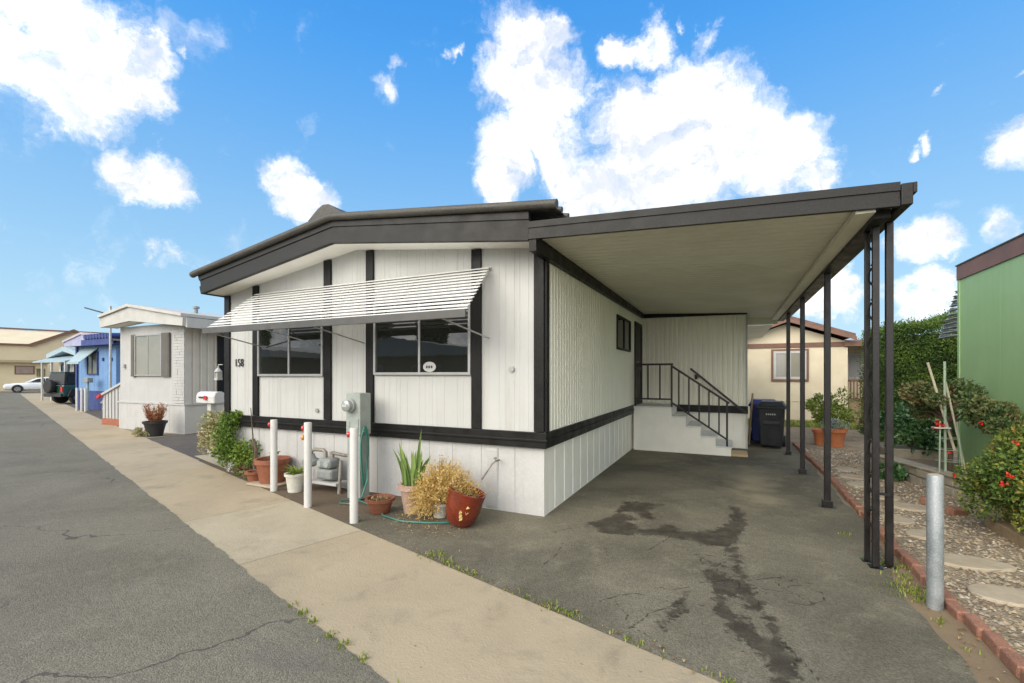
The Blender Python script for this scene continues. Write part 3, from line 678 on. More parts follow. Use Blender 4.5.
for (xa, za), (xb, zb) in zip([(-7.74, 2.985), (-4.8, 3.43)], [(-4.8, 3.43), (-1.915, 3.115)]):
    sf.hexa([(xa, 4.53, za), (xb, 4.53, zb), (xb, 4.915, zb), (xa, 4.915, za)], [(xa, 4.53, za+.02), (xb, 4.53, zb+.02), (xb, 4.915, zb+.02), (xa, 4.915, za+.02)])
sf.build('soffit', SOFF, home)
ev = MB(); ev.hexa([(-7.77, 4.53, 2.97), (-7.725, 4.53, 2.97), (-7.725, 17, 2.97), (-7.77, 17, 2.97)], [(-7.79, 4.53, 3.26), (-7.725, 4.53, 3.27), (-7.725, 17, 3.27), (-7.79, 17, 3.26)]); ev.build('eave_fascia', TRIM, home)
cap = MB(); cap.prism([(-5.30, 3.70), (-5.28, 3.80), (-5.10, 3.93), (-5.0, 3.975), (-4.9, 3.97), (-4.83, 3.93), (-4.66, 3.83), (-4.42, 3.77), (-4.8, 3.72)], 'y', 4.5, 17); cap.build('ridge_cap', ROOFM, home, bevel=0.01)
# ledger boards below the carport roof
lb = MB(); lb.hexa([(XR-0.01, 4.47, 2.97), (XR+0.07, 4.47, 2.97), (XR+0.07, YB, 3.03), (XR-0.01, YB, 3.03)], [(XR-0.01, 4.47, 3.12), (XR+0.07, 4.47, 3.12), (XR+0.07, YB, 3.145), (XR-0.01, YB, 3.145)])
lb.build('ledger_trim', BLACK, home)
lb = MB(); lb.hexa([(XR+0.07, YB-0.04, 3.03), (0.38, YB-0.04, 3.00), (0.38, YB, 3.00), (XR+0.07, YB, 3.03)], [(XR+0.07, YB-0.04, 3.13), (0.38, YB-0.04, 3.055), (0.38, YB, 3.055), (XR+0.07, YB, 3.13)])
lb.build('ledger_trim', BLACK, home)

def window(parent, x0, x1, z0, z1, y, mid=True, fm=ALUGREY, gm=GLASS, fw=0.035, ny=-1, dep=0.045):
    """sliding window set on a wall facing ny*Y"""
    f = MB(); a, b_ = sorted((y + ny*dep, y - ny*0.01)); w = fw
    f.box(x0, x1, a, b_, z0, z0+w); f.box(x0, x1, a, b_, z1-w, z1)
    f.box(x0, x0+w, a, b_, z0+w, z1-w); f.box(x1-w, x1, a, b_, z0+w, z1-w)
    xm = (x0+x1)/2
    if mid: f.box(xm-w*0.45, xm+w*0.45, a, b_, z0+w, z1-w)
    fr = f.build('window', fm, parent, bevel=0.004)
    p1, p2 = sorted((y + ny*0.018, y + ny*0.006))
    if mid:
        MB().box(x0+w, xm-w*0.45, p1, p2, z0+w, z1-w).build('pane', gm, fr)
        p1 += ny*0.012; p2 += ny*0.012
        MB().box(xm+w*0.45, x1-w, p1, p2, z0+w, z1-w).build('pane', gm, fr)
    else: MB().box(x0+w, x1-w, p1, p2, z0+w, z1-w).build('pane', gm, fr)
    return fr
w1 = window(home, -6.86, -5.41, 1.63, 2.62, YF)
w2 = window(home, -4.44, -2.885, 1.65, 2.66, YF)
# alarm sticker on the right-hand pane
st = MB(); n = 20
st.add([(-3.50 + 0.10*math.cos(2*PI*k/n), YF-0.034, 1.755 + 0.067*math.sin(2*PI*k/n)) for k in range(n)] + [(-3.50 + 0.10*math.cos(2*PI*k/n), YF-0.0375, 1.755 + 0.067*math.sin(2*PI*k/n)) for k in range(n)],
       [tuple(range(n)), tuple(range(n, 2*n))[::-1]] + [(k, (k+1) % n, n+(k+1) % n, n+k) for k in range(n)])
so = st.build('sticker', NWHITE, w2)
bars = MB()
for k in range(3): bars.box(-3.552 + k*0.038, -3.528 + k*0.038, YF-0.040, YF-0.0372, 1.738, 1.772)
bars.build('sticker_print', INKM, w2)
# side window and door under the carport
def xwindow(parent, y0, y1, z0, z1, x, fm, gm, w=0.04, mid=True):
    f = MB(); f.box(x-0.01, x+0.03, y0, y1, z0, z0+w); f.box(x-0.01, x+0.03, y0, y1, z1-w, z1)
    f.box(x-0.01, x+0.03, y0, y0+w, z0+w, z1-w); f.box(x-0.01, x+0.03, y1-w, y1, z0+w, z1-w)
    ym = (y0+y1)/2
    if mid: f.box(x-0.01, x+0.028, ym-w/2, ym+w/2, z0+w, z1-w)
    fr = f.build('window', fm, parent)
    MB().box(x+0.002, x+0.010, y0+w, y1-w, z0+w, z1-w).build('pane', gm, fr)
    return fr
xwindow(home, 8.62, 9.92, 2.14, 2.80, XR, BLACK, GLASS)
d = MB(); d.box(XR-0.01, XR+0.03, 10.44, 10.50, 0.98, 2.86); d.box(XR-0.01, XR+0.03, 11.28, 11.345, 0.98, 2.86); d.box(XR-0.01, XR+0.03, 10.50, 11.28, 2.80, 2.86)
d.box(XR-0.01, XR+0.022, 10.50, 10.57, 0.98, 2.80); d.box(XR-0.01, XR+0.022, 11.21, 11.28, 0.98, 2.80); d.box(XR-0.01, XR+0.022, 10.57, 11.21, 1.75, 1.84); d.box(XR-0.01, XR+0.022, 10.57, 11.21, 0.98, 1.10)
dr = d.build('door', BLACK, home)
MB().box(XR+0.002, XR+0.010, 10.57, 11.21, 1.10, 2.80).build('screen', pm('door_screen', (0.05, 0.045, 0.04), (0.07, 0.06, 0.05), rough=0.7), dr)
MB().tube([(XR+0.03, 10.55, 1.95), (XR+0.065, 10.55, 1.95), (XR+0.065, 10.62, 1.95)], 0.012, 6).build('handle', ALUGREY, dr)
# louvred window awning over both windows
aw = MB(); x0, x1 = -6.95, -2.54; YT, ZT, YE, ZE = YF-0.02, 2.975, 4.15, 2.335
ns = 13
for k in range(ns):
    f = (k+0.5)/ns; y = YT + (YE-YT)*f; z = ZT + (ZE-ZT)*f
    # slightly proud ends grow toward the front edge
    xa, xb = x0 + 0.12*(1-f) - 0.06, x1 - 0.10*(1-f) + 0.03
    m = Matrix.Translation((( xa+xb)/2, y, z)) @ Matrix.Rotation(rad(24), 4, 'X')
    aw.mbox(m, xb-xa, 0.060, 0.009)
awn = aw.build('awning', ALU, home)
MB().box(x0-0.08, x1+0.04, YE-0.035, YE-0.005, ZE-0.075, ZE+0.015).build('front_bar', BARGREY, awn, bevel=0.004)
for xr in (x0+0.12, -5.75, -4.75, -3.65, x1-0.12):
    MB().tube([(xr, YT-0.01, ZT-0.045), (xr, YE-0.0, ZE-0.04)], 0.009, 6).build('awning_rib', ALU, awn)
for xr, s in ((x0+0.12, 1), (-5.62, 1), (-4.72, 1), (x1-0.2, 1)):
    MB().tube([(xr-0.1, YE+0.02, ZE-0.06), (xr+0.12, YF-0.04, ZE-0.24)], 0.010, 6).build('brace', ALUGREY, awn)
for x in (-2.33,):
    mm = MB(); mm.tube([(x, YF-0.03, 1.72), (x, YF+0.01, 1.72)], 0.035, 12); mm.build('wall_hook', ALUGREY, home, smooth=True)
mm = MB(); mm.tube([(-5.55, YF-0.03, 1.12), (-5.55, YF+0.01, 1.12)], 0.03, 12); mm.build('wall_hook', ALUGREY, home, smooth=True)
# house number 158
cu = bpy.data.curves.new('number', 'FONT'); cu.body = '158'; cu.size = 0.19; cu.extrude = 0.006; cu.align_x = 'CENTER'; cu.offset = -0.003
to = bpy.data.objects.new('number_source', cu); C.objects.link(to)
dg = bpy.context.evaluated_depsgraph_get()
nme = bpy.data.meshes.new_from_object(to.evaluated_get(dg)); bpy.data.objects.remove(to)
nme.materials.clear(); nme.materials.append(INKM)
nme.transform(Matrix.Rotation(rad(90), 4, 'X')); nme.transform(Matrix.Scale(0.82, 4, (1, 0, 0)))
no = bpy.data.objects.new('house_number', nme); C.objects.link(no); no.parent = home
no.location = (-7.36+4.8, -0.012, 1.79)
# lantern hung off the left corner
lan = thing('wall_lantern', 'small white lantern hanging at the left corner of the number 158 home', 'lantern', (-7.88, YF-0.02, 1.6))

MB().box(-7.94, -7.82, YF-0.08, YF+0.04, 1.55, 1.60).box(-7.935, -7.925, YF-0.075, YF+0.035, 1.60, 1.74).box(-7.835, -7.825, YF-0.075, YF+0.035, 1.60, 1.74).build('frame', NWHITE, lan)
MB().box(-7.922, -7.838, YF-0.062, YF+0.022, 1.60, 1.73).build('pane', GLASSB, lan)
MB().lathe(-7.88, YF-0.02, [(0.085, 1.74), (0.075, 1.76), (0.02, 1.83), (0.015, 1.86)], 8).build('cap', NWHITE, lan)
MB().tube([(-7.88, YF-0.02, 1.86), (-7.88, YF-0.02, 1.9), (-7.72, YF-0.02, 1.9)], 0.01, 6).build('bracket', NWHITE, lan)

lan.scale = (0.75, 0.75, 0.75); lan.location = (-7.85, YF-0.05, 1.60)
# ------------------------------------------------------------------ CARPORT
cp = thing('carport', 'attached carport with cream ceiling, charcoal fascia and black posts', 'carport', (1.12, 4.9, 0))
def cz(x): return 3.135 - 0.046*(x + 1.9)       # underside height
pan = MB(); prof = []
y = 4.50
while y < 12.4:
    prof += [(y, 0), (y+0.122, 0), (y+0.130, 0.022), (y+0.142, 0.022), (y+0.150, 0)]; y += 0.150
vs = []; fs = []
for (yy, o) in prof: vs += [(-1.84, yy, cz(-1.84)+o), (1.20, yy, cz(1.20)+o)]
for i in range(len(prof)-1): fs.append((2*i, 2*i+1, 2*i+3, 2*i+2))
pan.add(vs, fs); pan.build('ceiling', CEIL, cp, fixn=False)
tp = MB(); tp.hexa([(-1.93, 4.5, cz(-1.93)+0.03), (1.22, 4.5, cz(1.22)+0.03), (1.22, 12.4, cz(1.22)+0.03), (-1.93, 12.4, cz(-1.93)+0.03)], [(-1.93, 4.5, cz(-1.93)+0.1), (1.22, 4.5, cz(1.22)+0.1), (1.22, 12.4, cz(1.22)+0.1), (-1.93, 12.4, cz(-1.93)+0.1)])
tp.build('roof', ROOFM, cp)
fm = MB()
for f0, f1, y0 in ((0.0, 0.36, 4.450), (0.37, 0.70, 4.462), (0.71, 1.0, 4.455)):
    za = lambda x, f: cz(x) + 0.148 - f*0.185
    fm.hexa([(-1.925, y0, za(-1.925, f1)), (1.20, y0, za(1.20, f1)), (1.20, 4.50, za(1.20, f1)), (-1.925, 4.50, za(-1.925, f1))],
            [(-1.925, y0, za(-1.925, f0)), (1.20, y0, za(1.20, f0)), (1.20, 4.50, za(1.20, f0)), (-1.925, 4.50, za(-1.925, f0))])
fm.build('front_fascia', TRIM, cp)
MB().box(1.203, 1.275, 4.44, 12.42, 2.955, 3.122).box(1.275, 1.30, 4.44, 12.42, 3.04, 3.122).build('gutter', TRIM, cp, bevel=0.006)
MB().box(0.93, 1.06, 4.502, 12.4, 2.945, 2.992).build('ceiling_trim', CEIL, cp)
MB().box(1.062, 1.18, 4.60, 12.4, 2.915, 2.985).build('beam', TRIM, cp, bevel=0.005)
MB().box(-1.85, 1.06, 12.402, 12.44, 2.86, 3.10).build('rear_fascia', CEIL, cp)
for y in (6.83, 8.93, 10.92):
    p = MB(); p.box(1.087, 1.153, y-0.033, y+0.033, 0.012, 2.915)
    po = p.build('post', IRON, cp, bevel=0.006)
    MB().box(1.04, 1.20, y-0.08, y+0.08, 0.006, 0.012).box(1.068, 1.172, y-0.052, y+0.052, 0.012, 0.085).build('base_plate', IRON, po, bevel=0.003)
# ornamental corner post at the front: three bars with scrollwork between the first two
for (x, y, w) in ((1.112, 4.985, .020), (1.140, 4.855, .024), (1.248, 4.915, .026)):
    p = MB(); p.box(x-w, x+w, y-w, y+w, 0.012, 2.915 if x < 1.2 else 2.955)
    po = p.build('post', IRON, cp, bevel=0.005)
    MB().box(x-w-0.022, x+w+0.022, y-w-0.022, y+w+0.022, 0.006, 0.012).build('base_plate', IRON, po)
scr = MB(); a = Vector((1.112, 4.985, 0)); b_ = Vector((1.140, 4.855, 0))
for k in range(9):
    z0 = 0.2 + k*0.30; pts = []
    for i in range(13):
        f = i/12; q = a.lerp(b_, 0.5 + 0.32*math.sin(f*2*PI)); pts.append((q.x, q.y, z0 + 0.28*f))
    scr.tube(pts, 0.007, 5)
scr.box(1.15, 1.25, 4.87, 4.89, 0.62, 0.64)
scr.build('scrollwork', IRON, cp, smooth=True)

# ------------------------------------------------------------------ ENTRY STEPS
es = thing('entry_steps', 'white entry steps with grey treads and black iron railing under the carport', 'steps', (-0.9, 10.2, 0))
YS, YE2, ZL = 10.22, YB-0.045, 0.970
sd = MB(); zr = ZL/5
poly = [(-1.885, 0.0), (0.06, 0.0), (0.06, zr-0.03)]
for k in range(4):
    x = 0.06 - 0.288*(k+1); poly += [(x, zr*(k+1)-0.03), (x, zr*(k+2)-0.03)]
poly += [(-1.885, ZL-0.03)]
sd.prism(poly, 'y', YS, YE2); sd.build('stringer', STEPW, es)
t = MB(); t.box(-1.885, -1.075, YS-0.015, YE2, ZL-0.03, ZL)
for k in range(4):
    xa = 0.06 - 0.288*(k+1); t.box(xa+0.002, xa+0.288+0.015, YS-0.015, YE2, zr*(k+1)-0.03, zr*(k+1))
t.build('tread', STEPG, es, bevel=0.004)
def bar(mb, p, q, w):
    p = Vector(p); q = Vector(q); d = q-p
    m = Matrix.Translation((p+q)/2) @ d.to_track_quat('Z', 'Y').to_matrix().to_4x4()
    mb.mbox(m, w, w, d.length)
ra = MB(); yr = YS + 0.03
bar(ra, (-1.87, yr, 1.88), (-1.06, yr, 1.88), 0.042); bar(ra, (-1.86, yr, 1.13), (-1.08, yr, 1.13), 0.034)
for x in (-1.85, -1.58, -1.33, -1.09): bar(ra, (x, yr, 0.97 if x in (-1.85, -1.09) else 1.13), (x, yr, 1.865), 0.038 if x in (-1.85, -1.09) else 0.030)
ra.build('guard_rail', IRON, es)
ra = MB(); A, B = Vector((-1.09, yr, 1.84)), Vector((0.02, yr, 1.075)); A2, B2 = Vector((-1.09, yr, 1.06)), Vector((-0.02, yr, 0.335))
bar(ra, A, B, 0.042); bar(ra, A2, B2, 0.034)
for f in (0.13, 0.31, 0.49, 0.66, 0.83): 
    p, q = A2.lerp(B2, f), A.lerp(B, f); bar(ra, (q.x, yr, p.z + (q.x-p.x)*-0.66), q, 0.030)
bar(ra, (-0.02, yr, 0.19), (-0.02, yr, 1.10), 0.038)
ra.build('stair_rail', IRON, es)
ra = MB(); bar(ra, (-0.79, YB-0.09, 1.80), (0.36, YB-0.09, 0.80), 0.046)
for f in (0.15, 0.85):
    q = Vector((-0.79, YB-0.09, 1.80)).lerp(Vector((0.36, YB-0.09, 0.80)), f); bar(ra, q - Vector((0, 0, .01)), (q.x, YB, q.z-0.06), 0.014)
ra.box(-0.70, -0.64, YB-0.05, YB-0.012, 1.55, 1.66)
ra.build('wall_handrail', IRON, es)
sb = MB(); sb.box(0.07, 0.36, 10.22, 10.75, 0.006, 0.055); tag(sb.build('wooden_board', TANW, bevel=0.004), 'tan wooden board lying at the foot of the entry steps', 'board')

# ------------------------------------------------------------------ BINS
def bin_(x, y, mat, label, rz=0, bw=0.58, bd=0.70, h=1.05):
    r = thing('wheeled_bin', label, 'trash bin', (x, y, 0.006), rz, 'wheeled bins behind the carport')
    m = MB(); a, b_ = bw/2*0.82, bw/2; c_, d_ = bd/2*0.74, bd/2
    m.hexa([(-a, -c_, 0.05), (a, -c_, 0.05), (a, c_, 0.05), (-a, c_, 0.05)], [(-b_, -d_, h-0.14), (b_, -d_, h-0.14), (b_, d_, h-0.14), (-b_, d_, h-0.14)])
    body = m.build('body', mat, r, local=True, bevel=0.03)
    m = MB(); m.box(-b_-0.03, b_+0.03, -d_-0.03, d_+0.02, h-0.155, h-0.105); m.build('rim', mat, r, local=True, bevel=0.015)
    m = MB(); m.hexa([(-b_-0.02, -d_-0.045, h-0.10), (b_+0.02, -d_-0.045, h-0.10), (b_+0.02, d_+0.03, h-0.10), (-b_-0.02, d_+0.03, h-0.10)], [(-b_+0.05, -d_+0.08, h), (b_-0.05, -d_+0.08, h), (b_-0.05, d_-0.04, h), (-b_+0.05, d_-0.04, h)])
    m.build('lid', mat, r, local=True, bevel=0.02)
    m = MB(); m.box(-0.16, 0.16, -d_*0.92-0.012, -d_*0.8, h*0.52, h*0.60); m.build('grab_bar', mat, r, local=True, bevel=0.01)
    m = MB()
    for k in range(5): m.box(-0.10 + k*0.04, -0.075 + k*0.04, -d_*0.955-0.012, -d_*0.9, h*0.72, h*0.75)
    m.build('lettering', ALUGREY, r, local=True)
    for s in (-1, 1):
        m = MB(); m.tube([(s*(a-0.02), c_-0.02, 0.13), (s*(a+0.05), c_-0.02, 0.13)], 0.125, 16); m.build('wheel', RUBBER, r, local=True, smooth=True)
    m = MB(); m.tube([(-b_+0.06, d_+0.06, h-0.12), (b_-0.06, d_+0.06, h-0.12)], 0.016, 8); m.build('handle', mat, r, local=True)
    return r
bin_(0.90, 11.90, BINM, 'dark grey wheeled bin with lid in front of a blue one', rad(-7), bw=0.52)
bin_(0.78, 12.62, BINB, 'blue wheeled bin mostly hidden behind the dark grey bin', rad(-4))
bd = MB(); bd.mbox(Matrix.Translation((0.48, 12.1, 0.62)) @ Matrix.Rotation(rad(4), 4, 'Y'), 0.03, 0.28, 1.2)
tag(bd.build('wooden_plank', WOOD), 'brown wooden plank leaning on the wall corner beside the bins', 'plank')

# ------------------------------------------------------------------ BOLLARDS
bl = thing('pipe_bollard', 'white pipe bollard nearest the clump of pots, right end of its row', 'bollard', (-3.77, 3.83, 0), 0, 'white pipe bollards along the front of the home')
MB().lathe(0, 0, [(0.046, 0.0), (0.046, 1.045), (0.042, 1.058), (0.0, 1.063)], 24).build('pipe', PVC, bl, local=True, smooth=True)
m = MB(); m.tube([(-0.043, -0.015, 0.985), (-0.066, -0.022, 0.985)], 0.034, 14); m.build('reflector', REDR, bl, local=True, smooth=True)
b2 = dup(bl, (-4.74, 4.04, 0), 'white pipe bollard with an amber disc under its red reflector, middle of its row')
m = MB(); m.tube([(-0.043, -0.02, 0.87), (-0.064, -0.028, 0.87)], 0.036, 14); m.build('reflector', AMBR, b2, local=True, smooth=True)
dup(bl, (-5.83, 4.39, 0), 'white pipe bollard in front of the large terracotta pot, left end of its row', rz=0.1).scale = (1, 1, 0.96)
gb = thing('pipe_bollard', 'grey galvanised pipe bollard beside the brick edging of the gravel garden', 'bollard', (1.322, 4.19, 0.0))
MB().lathe(0, 0, [(0.047, 0.0), (0.047, 0.935), (0.045, 0.942)], 28).build('pipe', GALV, gb, local=True, smooth=True)
MB().lathe(0, 0, [(0.043, 0.9), (0.043, 0.945), (0.02, 0.953)], 24).build('concrete_fill', STONE, gb, local=True, smooth=True)

# ------------------------------------------------------------------ ELECTRIC PEDESTAL, GAS METER, HOSE, PIPE
ep = thing('electric_pedestal', 'tall sage grey electric meter pedestal behind the right-end white bollard', 'utility pedestal', (-4.42, 4.62, 0))
MB().box(-4.56, -4.335, 4.51, 4.69, 0.02, 0.86).build('lower_cabinet', METERG, ep, bevel=0.01)
MB().box(-4.57, -4.325, 4.50, 4.70, 0.862, 1.41).build('upper_cabinet', METERG, ep, bevel=0.01)
MB().box(-4.55, -4.35, 4.49, 4.502, 0.90, 1.08).box(-4.53, -4.49, 4.482, 4.492, 0.97, 1.04).build('breaker_door', METERG, ep, bevel=0.004)
m = MB(); m.tube([(-4.48, 4.50, 1.25), (-4.48, 4.455, 1.25)], 0.092, 24); mt = m.build('meter', METERG, ep, smooth=True)
m = MB(); m.tube([(-4.48, 4.457, 1.25), (-4.48, 4.40, 1.25), (-4.48, 4.385, 1.25)], [0.075, 0.073, 0.052], 24); m.build('glass', glassmat('meter_glass', (0.2, 0.21, 0.2), 0.05, 1.0), mt, smooth=True)
MB().box(-4.52, -4.44, 4.380, 4.386, 1.235, 1.265).build('dial', NWHITE, mt)
hs = MB(); pts = []
for k in range(3):
    for i in range(24):
        f = i/24*2*PI; pts.append((-4.30 + 0.012*k + 0.01*math.sin(f*2), 4.56 - 0.02*k + 0.06*math.cos(f), 0.58 + (0.40-0.03*k)*math.sin(f)))
for p in ((-4.22, 4.52, 0.3), (-4.2, 4.4, 0.1), (-4.3, 4.3, 0.03), (-4.45, 4.28, 0.025), (-4.55, 4.4, 0.025), (-4.45, 4.5, 0.025), (-4.25, 4.45, 0.025), (-3.95, 4.36, 0.022), (-3.6, 4.12, 0.022), (-3.3, 4.05, 0.022), (-3.0, 4.12, 0.022), (-2.75, 4.25, 0.022), (-2.65, 4.45, 0.022), (-2.72, 4.7, 0.02)): pts.append(p)
hs.tube(pts, 0.0085, 8); tag(hs.build('garden_hose', HOSE, smooth=True), 'thin green garden hose coiled by the meter pedestal and trailing past the pots', 'hose')
hb = thing('hose_tap', 'bent metal tap pipe sticking out of the white skirting by the red pot', 'tap', (-2.55, 4.88, 0.4))
MB().tube([(-2.50, 4.91, 0.62), (-2.51, 4.82, 0.62), (-2.54, 4.79, 0.59), (-2.66, 4.76, 0.40)], 0.011, 8).build('pipe', PIPEG, hb, smooth=True)
m = MB(); m.tube([(-2.51, 4.82, 0.63), (-2.51, 4.82, 0.655)], 0.006, 6).lathe(-2.51, 4.82, [(0.022, 0.652), (0.024, 0.66), (0.02, 0.665)], 10); m.build('valve', PIPEG, hb)
gm = thing('gas_meter', 'grey gas meter with regulator and pipes between two white bollards', 'gas meter', (-5.55, 4.72, 0))
MB().box(-5.62, -5.30, 4.60, 4.82, 0.20, 0.36).build('body', GASG, gm, bevel=0.04, seg=3)
MB().box(-5.60, -5.32, 4.59, 4.83, 0.365, 0.52).build('cover', GASG, gm, bevel=0.05, seg=3)
m = MB(); m.tube([(-5.40, 4.588, 0.44), (-5.40, 4.60, 0.44)], 0.05, 16).box(-5.58, -5.50, 4.585, 4.6, 0.40, 0.48); m.build('dial', METERG, gm, smooth=True)
m = MB(); m.lathe(-5.83, 4.70, [(0.06, 0.36), (0.13, 0.40), (0.135, 0.43), (0.13, 0.46), (0.07, 0.50), (0.05, 0.56)], 20); m.build('regulator', GASG, gm, smooth=True)
m = MB(); m.tube([(-5.53, 4.71, 0.5), (-5.53, 4.71, 0.60), (-5.58, 4.71, 0.63), (-5.75, 4.70, 0.63), (-5.83, 4.70, 0.60), (-5.83, 4.70, 0.52)], 0.03, 10)
m.tube([(-5.39, 4.71, 0.5), (-5.39, 4.71, 0.62)], 0.032, 10).tube([(-5.39, 4.71, 0.60), (-5.15, 4.75, 0.57), (-5.05, 4.88, 0.55)], 0.026, 10)
m.tube([(-5.20, 4.66, 0.0), (-5.20, 4.70, 0.50)], 0.026, 10).tube([(-5.95, 4.70, 0.0), (-5.95, 4.70, 0.42), (-5.86, 4.70, 0.43)], 0.026, 10)
m.build('pipe', PIPEG, gm, smooth=True)
MB().box(-5.75, -5.20, 4.60, 4.85, 0.13, 0.165).build('shelf', NWHITE, gm)

gm.location.x += 0.36; gm.scale = (0.92, 0.92, 0.92)
# ------------------------------------------------------------------ POTS AND PLANTS
def pot(name, label, cat, x, y, prof, mat, soil_z, soil_r, group=None, tilt=None, n=32, cx=0, z=0.007):
    r = thing(name, label, cat, (x, y, z), 0, group)
    m = MB(); m.lathe(0, 0, prof, n); po = m.build('pot', mat, r, local=True, smooth=True)
    if soil_z: MB().lathe(0, 0, [(0.0, soil_z-0.02), (soil_r, soil_z-0.02), (soil_r, soil_z), (0.0, soil_z+0.015)], 20).build('soil', SOIL, r, local=True)
    return r
def hollow(r0, r1, h, lip, t=0.02):
    return [(r0, 0.0), (r0 + (r1-r0)*0.75, h*0.75), (r1, h-lip), (r1+0.018, h-lip), (r1+0.022, h), (r1-t, h), (r1-t-0.01, h-0.12)]
R2 = random.Random(5)
# large terracotta pot
p = pot('plant_pot', 'large round terracotta pot with a bare stub behind the left-end bollard', 'plant pot', -6.22, 4.66, hollow(0.21, 0.29, 0.42, 0.07), TERRA, 0.36, 0.27)
m = MB(); foliage(m, (0.03, 0, 0.45), (0.08, 0.08, 0.07), 60, 0.06, 0.03, 5, R=R2); m.build('foliage', L_GRASS, p, local=True, fixn=False)
MB().box(-0.36, 0.34, -0.28, 0.3, -0.0, 0.035).build('slab', FLAG, p, local=True, bevel=0.01)
p.scale = (0.80, 0.80, 0.92)
# strawberry-pot pocket and small red pot at its left
p = pot('plant_pot', 'small red clay pot half hidden between the green bush and the large pot', 'plant pot', -6.55, 4.62, hollow(0.09, 0.13, 0.17, 0.03), TERRA, 0.14, 0.1)
# cream pot, bright green leaves
p = pot('potted_plant', 'cream pot of bright green strappy leaves beside the gas meter', 'potted plant', -5.70, 4.45, hollow(0.13, 0.175, 0.30, 0.04), POTW, 0.26, 0.155)
p.location = (-5.53, 4.50, 0.007); p.scale = (0.74, 0.74, 0.86)
m = MB()
for k in range(70):
    a = R2.uniform(0, 2*PI); l = R2.uniform(0.14, 0.3); d = Vector((math.cos(a), math.sin(a), R2.uniform(0.5, 1.8)))
    leaf(m, Vector((0.08*math.cos(a)*R2.random(), 0.08*math.sin(a)*R2.random(), 0.25)), d, Vector((0, 0, 1)), l, 0.035, R2.uniform(0.5, 0.99), droop=0.3)
m.build('foliage', L_GARD, p, local=True, fixn=False)
# low bowl
p = pot('planter_bowl', 'low brown clay bowl of dry twigs between the bollard and the pink clay pot', 'planter', -3.76, 4.24, [(0.10, 0), (0.115, 0.02), (0.15, 0.14), (0.17, 0.142), (0.175, 0.18), (0.152, 0.18), (0.145, 0.13)], CLAYB, 0.145, 0.14)
p['label'] = 'low brown clay bowl of dry twigs beside the right-end white bollard'
m = MB()
for k in range(110):
    a = R2.uniform(0, 2*PI); q = R2.uniform(0, 0.14)
    leaf(m, Vector((q*math.cos(a), q*math.sin(a), 0.15)), Vector((R2.uniform(-1, 1), R2.uniform(-1, 1), R2.uniform(0.1, 1.1))), Vector((0, 0, 1)), R2.uniform(0.03, 0.08), 0.012, R2.uniform(0.1, 0.99))
m.build('foliage', L_LITTER, p, local=True, fixn=False)
# clay pot with sword-leaved plant
p = pot('potted_plant', 'pale pink clay pot holding an upright sword-leaved snake plant', 'potted plant', -3.42, 4.44, hollow(0.115, 0.165, 0.34, 0.06), TERRA2, 0.30, 0.14)
m = MB()
for k in range(30):
    a = R2.uniform(0, 2*PI); q = 0.11*math.sqrt(R2.random()); h = R2.uniform(0.26, 0.48); h = 0.70 if k == 0 else (0.56 if k == 1 else h)
    b0 = Vector((q*math.cos(a), q*math.sin(a), 0.29)); lean = Vector((math.cos(a), math.sin(a), 0))*R2.uniform(0.02, 0.17)*(0.4 if k < 2 else 1)
    w = R2.uniform(0.026, 0.038); fa = R2.uniform(0, PI); sdv = Vector((math.cos(fa), math.sin(fa), 0))
    vs = []; tn = R2.uniform(0.2, 0.95)
    for i in range(6):
        f = i/5; c_ = b0 + lean*f*f + Vector((0, 0, h*f)); ww = w*(0.75 + 0.5*f - 1.22*f*f*f); nn_ = Vector((-sdv.y, sdv.x, 0))*ww*0.5
        vs += [c_ - sdv*ww, c_ + nn_, c_ + sdv*ww]
    fs = []
    for i in range(5): fs += [(3*i, 3*i+1, 3*i+4, 3*i+3), (3*i+1, 3*i+2, 3*i+5, 3*i+4)]
    m.add(vs, fs, tn)
m.build('foliage', L_SWORD, p, local=True, fixn=False, smooth=True)
# dry straw plant in a small cream pot
p = pot('dry_plant', 'bushy straw-yellow dried plant in a small cream pot beside the red glazed pot', 'potted plant', -3.02, 4.42, hollow(0.075, 0.105, 0.17, 0.03), POTW, 0.14, 0.09)
m = MB()
for k in range(1150):
    v = rvec(R2); v.z = abs(v.z)*1.05 - 0.12; e = Vector((0.10 + v.x*0.44, v.y*0.36 - 0.05, 0.27 + v.z*0.48))
    if k % 4 == 0: e = Vector((-0.16 + v.x*0.24, -0.12 + v.y*0.2, 0.03 + abs(v.z)*0.45))
    b0 = Vector((R2.uniform(-.05, .05), R2.uniform(-.05, .05), 0.16)); mid = b0.lerp(e, 0.55) + Vector((0, 0, 0.07))
    t_ = R2.uniform(0.1, 0.99); m.tube([b0, mid, e], [0.0022, 0.0017, 0.0010], 3, cap=False, tint=t_)
    for j in range(11):
        f = R2.uniform(0.4, 1.05); q = mid.lerp(e, (f-0.5)*2) if f > 0.5 else b0.lerp(mid, f*2)
        leaf(m, q + rvec(R2)*0.02, rvec(R2) + Vector((0, 0, .2)), rvec(R2), R2.uniform(0.014, 0.036), R2.uniform(0.008, 0.016), min(.99, max(0, t_ + R2.uniform(-.3, .3))))
m.build('foliage', L_DRY, p, local=True, fixn=False)
